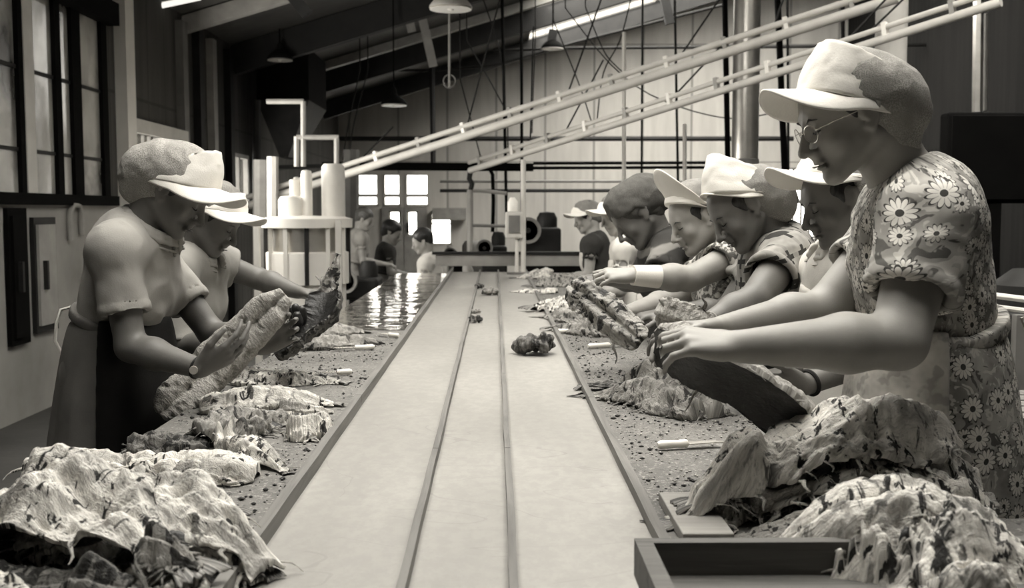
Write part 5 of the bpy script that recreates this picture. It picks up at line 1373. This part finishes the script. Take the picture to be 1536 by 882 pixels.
for (a, b, Y, lb) in (((238, 9), (300, -4), 10.5, 'fluorescent tube lamp at the upper left roof, left of two'), ((302, 4), (350, 3), 11.5, 'fluorescent tube lamp at the upper left roof, right of two')):
    A, B = P(*a, Y), P(*b, Y); t = empty('tube_lamp', (A+B)/2, lb, 'lamp')
    ft_ = MB().beam(A + V(0,0,.05), B + V(0,0,.05), .09, .05).build('fitting', M['fade'], t); MB().tube([A, B], .028, 10).build('tube', M['tube'], ft_, True)
    MB().tube([(A+B)/2 + V(0,0,.07), V((A+B)[0]/2, Y, roof_z((A+B)[0]/2))], .01, 6).build('cord', M['black'], t)
# ------------------------------------------------------------------ machines
c = P(462, 420, 9.5); r = .37; t = empty('drum_machine', (c[0], c[1], 0), 'big white round drum machine with pipes on top, left of the wet table', 'machine')
cx, cy = c[0], c[1]; Z = lambda py: CAM_H + (316-py)*9.5/1600
MB().lathe((cx, cy, 0), [(r*.9, .0), (r*.9, Z(425)), (r*.98, Z(424)), (r*.98, Z(378)), (r*.9, Z(376))], 40).build('lower_drum', M['white'], t, True)
MB().lathe((cx, cy, 0), [(r*.86, Z(377)), (r*.86, Z(341))], 40).build('inner_drum', M['steel'], t, True)
MB().lathe((cx, cy, 0), [(r*.5, Z(340)), (r*1.07, Z(341)), (r*1.08, Z(328)), (r*.9, Z(325)), (0, Z(323))], 40).build('top_rim', M['white'], t, True)
for k_ in range(12):
    a = 2*PI*(k_+.3)/12; MB().beam((cx + r*.97*math.cos(a), cy + r*.97*math.sin(a), Z(424)), (cx + r*.97*math.cos(a), cy + r*.97*math.sin(a), Z(340)), .035, .035, (0, 1, 0)).build('post', M['white' if k_ % 3 else 'dark'], t)
for (dx, r_, y0, y1) in ((-.14, .11, 326, 300), (.0, .05, 326, 262)): MB().lathe((cx+dx, cy, 0), [(r_, Z(y0)), (r_, Z(y1)), (r_*.8, Z(y1)+.03), (0, Z(y1)+.04)], 24).build('filler_pot', M['white'], t, True)
MB().lathe((cx+.22, cy+.1, 0), [(.105, Z(326)), (.105, Z(262)), (.10, Z(250)), (.08, Z(246)), (0, Z(246))], 24).build('feed_duct', M['cream'], t, True)
MB().lathe((cx-.12, cy+.1, 0), [(.05, Z(310)), (.05, Z(270)), (0, Z(268))], 16).build('feed_duct', M['cream'], t, True)
for (x_, w_) in ((-.38, .05), (.32, .05)): MB().beam((cx+x_, cy-.3, 0), (cx+x_, cy-.3, Z(330)), w_, w_, (0,1,0)).build('leg', M['cream'], t)
b = MB()
for (a, q) in (((445, 205), (445, 250)), ((505, 208), (505, 260)), ((455, 152), (455, 250)), ((400, 152), (455, 152)), ((445, 206), (508, 206))): b.tube([P(*a, 10.5), P(*q, 10.5)], .026, 8)
tag(b.build('pipe_rack', M['fade'], None, True), 'pale pipe frame above the drum machine', 'frame')
for (px, Y, a, q, r_, m_, lb) in ((527, 13.5, 225, 330, .10, 'grey', 'grey upright duct right of the drum machine'), (409, 11, 235, 330, .06, 'cream', 'pale upright pipe left of the drum machine'),
       (392, 11.5, 240, 420, .09, 'fade', 'faded wide upright pipe at the left of the drum machine'), (385, 13, 150, 250, .05, 'dark', 'dark pipe in the shadowy corner above the drum machine')):
    cpole(lb, 'upright_duct', px, Y, a, q, r_, m_)
# dark machinery in front of the back wall
def wheelmachine(label, px, Y, w_, h_, wheel, m='dark'):
    c = P(px, 400, Y); t = empty('machine', (c[0], Y, 0), label, 'machine')
    MB().box((c[0]-w_/2, Y-.25, .5), (c[0]+w_/2, Y+.25, h_)).build('housing', M[m], t, bevel=.03)
    MB().box((c[0]-w_/2+.05, Y-.2, 0), (c[0]+w_/2-.05, Y+.2, .5)).build('base', M['dark'], t)
    MB().lathe((c[0]-w_/2+wheel*.3, Y-.34, h_-wheel*.2), [(wheel*.75, -.03), (wheel, -.04), (wheel, .04), (wheel*.75, .03), (wheel*.75, -.03)], 28, 'y').build('wheel', M['grey'], t, True)
    MB().lathe((c[0]-w_/2+wheel*.3, Y-.34, h_-wheel*.2), [(0, -.06), (wheel*.2, -.06), (wheel*.2, .1), (0, .1)], 16, 'y').build('hub', M['dark'], t, True)
    MB().lathe((c[0]+w_*.15, Y, h_), [(w_*.28, 0), (w_*.28, .10), (w_*.2, .16), (0, .17)], 20).build('cap', M[m], t, True)
    return t
wheelmachine('dark machine with a wheel right of the control box', 812, 11.6, .40, 1.22, .14)
wheelmachine('dark machine with a small wheel left of the control box', 742, 13.0, .30, .98, .10)
wheelmachine('low dark machine behind the far end of the belts, below the doors', 700, 15.5, .5, .80, .10, 'grey')
wheelmachine('dark machine beside the far figures on the left', 545, 11.0, .35, .72, .12)
for i, (px, w_, h_) in enumerate(((840, .16, .9), (857, .10, .94), (696, .12, .92), (682, .10, .90))):
    c = P(px, 380, 10.8); o = MB().lathe((c[0], 10.8+.3*i, .0), [(w_*.7, 0), (w_*.7, h_-.15), (w_*.4, h_-.08), (w_*.4, h_), (0, h_)], 18).build('drum', M['grey' if i % 2 else 'fade'], None, True)
    tag(o, ['short grey metal drum right of the dark wheel machine', 'slim metal drum next to the far woman in white cap', 'pale drum behind the cross trough', 'slim drum at the left end of the cross trough'][i], 'drum')
# cross trough at the end of the belts
t = empty('cross_trough', (.2, 9.95, .9), 'long flat steel cross trough at the far end of the belts', 'trough')
q = lambda px, py: P(px, py, 9.9)
A, B = q(655, 380)[0], q(905, 380)[0]
MB().box((A, 9.72, q(0, 398)[2]), (B, 9.76, q(0, 381)[2])).build('front_panel', M['fade'], t)
MB().box((A, 10.1, q(0, 398)[2]), (B, 10.14, q(0, 381)[2])).build('back_panel', M['fade'], t)
MB().box((A, 9.76, q(0, 398)[2]), (B, 10.1, q(0, 396)[2])).build('bottom_panel', M['dark'], t)
MB().box((A-.03, 9.70, q(0, 381)[2]), (B, 9.78, q(0, 377)[2])).build('rim', M['dark'], t)
for x_ in (A+.2, B-.2): MB().box((x_-.04, 9.8, 0), (x_+.04, 9.9, q(0, 398)[2])).build('leg', M['dark'], t)
MB().box((q(790, 0)[0], 9.70, q(0, 408)[2]), (q(905, 0)[0], 9.74, q(0, 398)[2])).build('drip_rail', M['black'], t)
# control box on its post
c = P(771, 330, 9.2); t = empty('control_box', (c[0], 9.2, .85), 'small control box on a pale post above the far belt end', 'box')
Z = lambda py: CAM_H + (316-py)*9.2/1600; X = lambda px: (px-743)*9.2/1600
cs_ = MB().box((X(758), 9.18, Z(357)), (X(784), 9.28, Z(318))).build('case', M['cream'], t, bevel=.01)
MB().box((X(763), 9.165, Z(349)), (X(780), 9.185, Z(323))).build('face_plate', M['grey'], cs_, bevel=.003)
MB().tube([(X(785), 9.23, .86), (X(785), 9.23, Z(240))], .022, 8).build('post', M['cream'], t, True)
MB().tube([(X(775), 9.23, .86), (X(776), 9.23, Z(357))], .016, 8).build('post', M['cream'], t, True)
MB().lathe((X(769), 9.22, Z(317)), [(.045, 0), (.045, .08), (.02, .12), (0, .12)], 16).build('glass_dome', M['lampwhite'], t, True)
MB().box((X(760), 9.18, .852), (X(795), 9.28, .87)).build('foot_plate', M['grey'], t)
t = empty('chain_stand', P(706, 330, 12), 'pale upright frame with a hanging chain left of the control box', 'frame')
MB().tube([P(705, 285, 12), P(705, 378, 12)], .035, 8).build('post', M['fade'], t, True); MB().tube([P(702, 285, 12), P(722, 286, 12), P(760, 290, 12)], .02, 8).build('arm', M['fade'], t, True)
MB().tube([P(706, 255, 12), P(704, 268, 12), P(708, 276, 12), P(706, 285, 12)], .03, 8).build('chain', M['dark'], t, True)
MB().tube([P(709, 338, 12), P(758, 339, 12)], .018, 8).build('crossbar', M['grey'], t, True)
# shelf of dark panel left of the back windows
o = MB().box((bx(650), YB-.3, bz(330)-.0), (bx(700), YB-.05, bz(312))).build('wall_cabinet', M['fade']); tag(o, 'faded cabinet on the back wall behind the small window', 'cabinet')
# right side: black box, railings, side table
c0, c1 = P(1418, 305, 6.0), P(1534, 168, 6.0)
t = empty('switch_cabinet', ((c0[0]+c1[0])/2, 6.1, 0), 'large black cabinet on a post behind the daisy print dress, upper right', 'cabinet')
MB().box((c0[0], 6.0, c0[2]), (c1[0]+.1, 6.12, c1[2])).build('case', M['black'], t, bevel=.02)
MB().box((c0[0]+.02, 5.985, c0[2]+.02), (c1[0]+.08, 6.0, c1[2]-.02)).build('door', M['black'], t, bevel=.004)
MB().box((c0[0]+.2, 6.0, 0), (c0[0]+.32, 6.12, c0[2])).build('post', M['black'], t)
t = empty('railing', P(1500, 450, 4.5), 'pale twin bar railing at the right frame edge', 'railing')
MB().tube([P(1450, 438, 4.4), P(1560, 452, 4.2)], .013, 8).build('top_bar', M['cream'], t, True)
MB().tube([P(1450, 455, 4.4), P(1560, 469, 4.2)], .011, 8).build('lower_bar', M['cream'], t, True)
a = P(1474, 442, 4.35); MB().tube([a, (a[0], a[1], .70)], .012, 8).build('upright', M['cream'], t, True)
a = P(1555, 452, 4.2); MB().tube([a, (a[0], a[1], 0)], .012, 8).build('upright', M['cream'], t, True)
a = P(1452, 440, 4.4); MB().tube([a, (a[0], a[1], 0)], .012, 8).build('upright', M['cream'], t, True)
c0 = P(1440, 600, 3.7); t = empty('side_table', (c0[0]+.4, 3.6, 0), 'dark slatted side table at the right edge below the railing', 'table')
zt = c0[2]
for i in range(5): MB().box((c0[0]-.1, 3.35+i*.11, zt-.02), (c0[0]+.8, 3.44+i*.11, zt+.004)).build('slat', M['wood'], t)
MB().box((c0[0]-.08, 3.36, zt-.10), (c0[0]+.78, 3.86, zt-.022)).build('apron_rail', M['woodx'], t)
for x_ in (c0[0]-.04, c0[0]+.74):
    for y_ in (3.4, 3.82): MB().box((x_-.03, y_-.03, 0), (x_+.03, y_+.03, zt-.10)).build('leg', M['woodx'], t)
t = empty('dark_machine', P(1500, 560, 5.2), 'dark bulky machine in the shade at the right edge behind the railing', 'machine')
a = P(1452, 640, 5.2); MB().box((a[0], 5.1, 0), (a[0]+.9, 5.8, P(0, 470, 5.2)[2])).build('housing', M['dark'], t, bevel=.03)
MB().box((a[0]+.15, 5.05, .3), (a[0]+.3, 5.1, .9)).build('panel', M['grey'], t); 
MB().lathe((a[0]+.4, 5.4, P(0, 470, 5.2)[2]), [(.2, 0), (.2, .12), (.1, .2), (0, .2)], 20).build('cap', M['dark'], t, True)
for i, (px, z1) in enumerate(((1450, 3.2), (1490, 2.9))):
    a = P(px, 300, 8.0); pole(['dark upright pipe right of the daisy print dress', 'dark upright pipe behind the black cabinet'][i], 'wall_conduit', [(px, 300, 8), (px, 560, 8)], .05, 'dark')
# left wall: cabinet doors
for i, (px0, px1, y0, y1, lb) in enumerate(((22, 50, 312, 520, 'tall narrow black panel on the left wall under the windows'), (60, 92, 326, 500, 'pale framed locker door with dark edge on the left wall'))):
    ya, yb_ = sorted((ly(px0)*.98, ly(px1)*.98)); xx = XL+.05
    z0 = CAM_H + (316-y1)*ya/1600; z1 = CAM_H + (316-y0)*ya/1600
    t = empty('wall_locker', (xx, (ya+yb_)/2, z0), lb, 'cabinet')
    MB().box((XL+.02, ya, z0), (xx, yb_, z1)).build('case', M['black'] if i == 0 else M['dark'], t)
    dr = MB().box((xx, ya+.03, z0+.05), (xx+.02, yb_-.05, z1-.05)).build('door', M['black'] if i == 0 else M['fade'], t)
    MB().box((xx+.02, ya+.08, (z0+z1)/2-.1), (xx+.05, ya+.11, (z0+z1)/2+.1)).build('handle', M['dark'], dr)
a = (XL+.04, ly(112), CAM_H - .02)
tag(MB().tube([(a[0], a[1]-.12, a[2]-.2), (a[0], a[1]-.12, a[2]), (a[0]+.01, a[1]-.08, a[2]+.06), (a[0], a[1]+.06, a[2]+.06), (a[0], a[1]+.10, a[2]), (a[0], a[1]+.10, a[2]-.16)], .022, 8).build('bent_pipe', M['fade'], None, True), 'bent pipe handle on the left wall beside the locker door', 'pipe')
a, b_ = P(383, 60, 13.6), P(462, 60, 13.6); t = empty('shade_box', ((a[0]+b_[0])/2, 14, 2.6), 'large black box added as corner shade above the drum machine', 'shade_box')  # made-up black box standing in for the shade of this corner
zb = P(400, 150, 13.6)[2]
MB().box((a[0], 13.6, zb), (b_[0], 15.0, roof_z(a[0])-.02)).build('shade_block', M['black'], t)
q0 = P(395, 235, 13.9); MB().add([(a[0],13.6,zb),(b_[0],13.6,zb),(b_[0],15,zb),(a[0],15,zb),(a[0]+.2,14,q0[2]),(b_[0]-.35,14,q0[2]),(b_[0]-.35,14.6,q0[2]),(a[0]+.2,14.6,q0[2])], [(0,1,5,4),(1,2,6,5),(2,3,7,6),(3,0,4,7),(4,5,6,7),(0,3,2,1)]).build('lower_taper', M['dark'], t)
# ------------------------------------------------------------------ camera, light
cam = bpy.data.cameras.new('camera'); co = bpy.data.objects.new('camera', cam); COL.objects.link(co)
cam.lens = 36*1600/1536; cam.sensor_width = 36; cam.clip_start = .05
co.location = (0, 0, CAM_H); co.rotation_euler = (PI/2 - TH, 0, -PS)
cam.dof.use_dof = True; cam.dof.focus_distance = 2.7; cam.dof.aperture_fstop = 6.5
S.camera = co
w = bpy.data.worlds.new('sky'); S.world = w; w.use_nodes = True
bg = w.node_tree.nodes['Background']; bg.inputs[0].default_value = g(1.0); bg.inputs[1].default_value = 10.0
def area(name, loc, rot, sx, sy, power, col=TINT):
    l = bpy.data.lights.new(name, 'AREA'); l.shape = 'RECTANGLE'; l.size = sx; l.size_y = sy; l.energy = power; l.color = col
    o = bpy.data.objects.new(name, l); COL.objects.link(o); o.location = loc; o.rotation_euler = rot; return o
sl = -math.atan(.3)
for s_, pw in zip(sky, (125, 90, 520)):
    x = (s_[0]+s_[1])/2; y = (s_[2]+s_[3])/2
    area('skylight', (x, y, roof_z(x)-.06), (0, sl, 0), (s_[1]-s_[0])*.95, (s_[3]-s_[2])*.95, pw)
# daylight entering by the left windows
area('window_daylight', (XL+.12, (LY0+LY1)/2, 2.2), (0, -PI/2, 0), 1.3, LY1-LY0, 25)
area('window_daylight', (XL+.15, 9.6, 1.9), (0, -PI/2, 0), .8, 2.2, 130)
vs = S.view_settings; vs.view_transform = 'Standard'; vs.look = 'None'; vs.exposure = -0.30; vs.gamma = 1; vs.use_curve_mapping = False
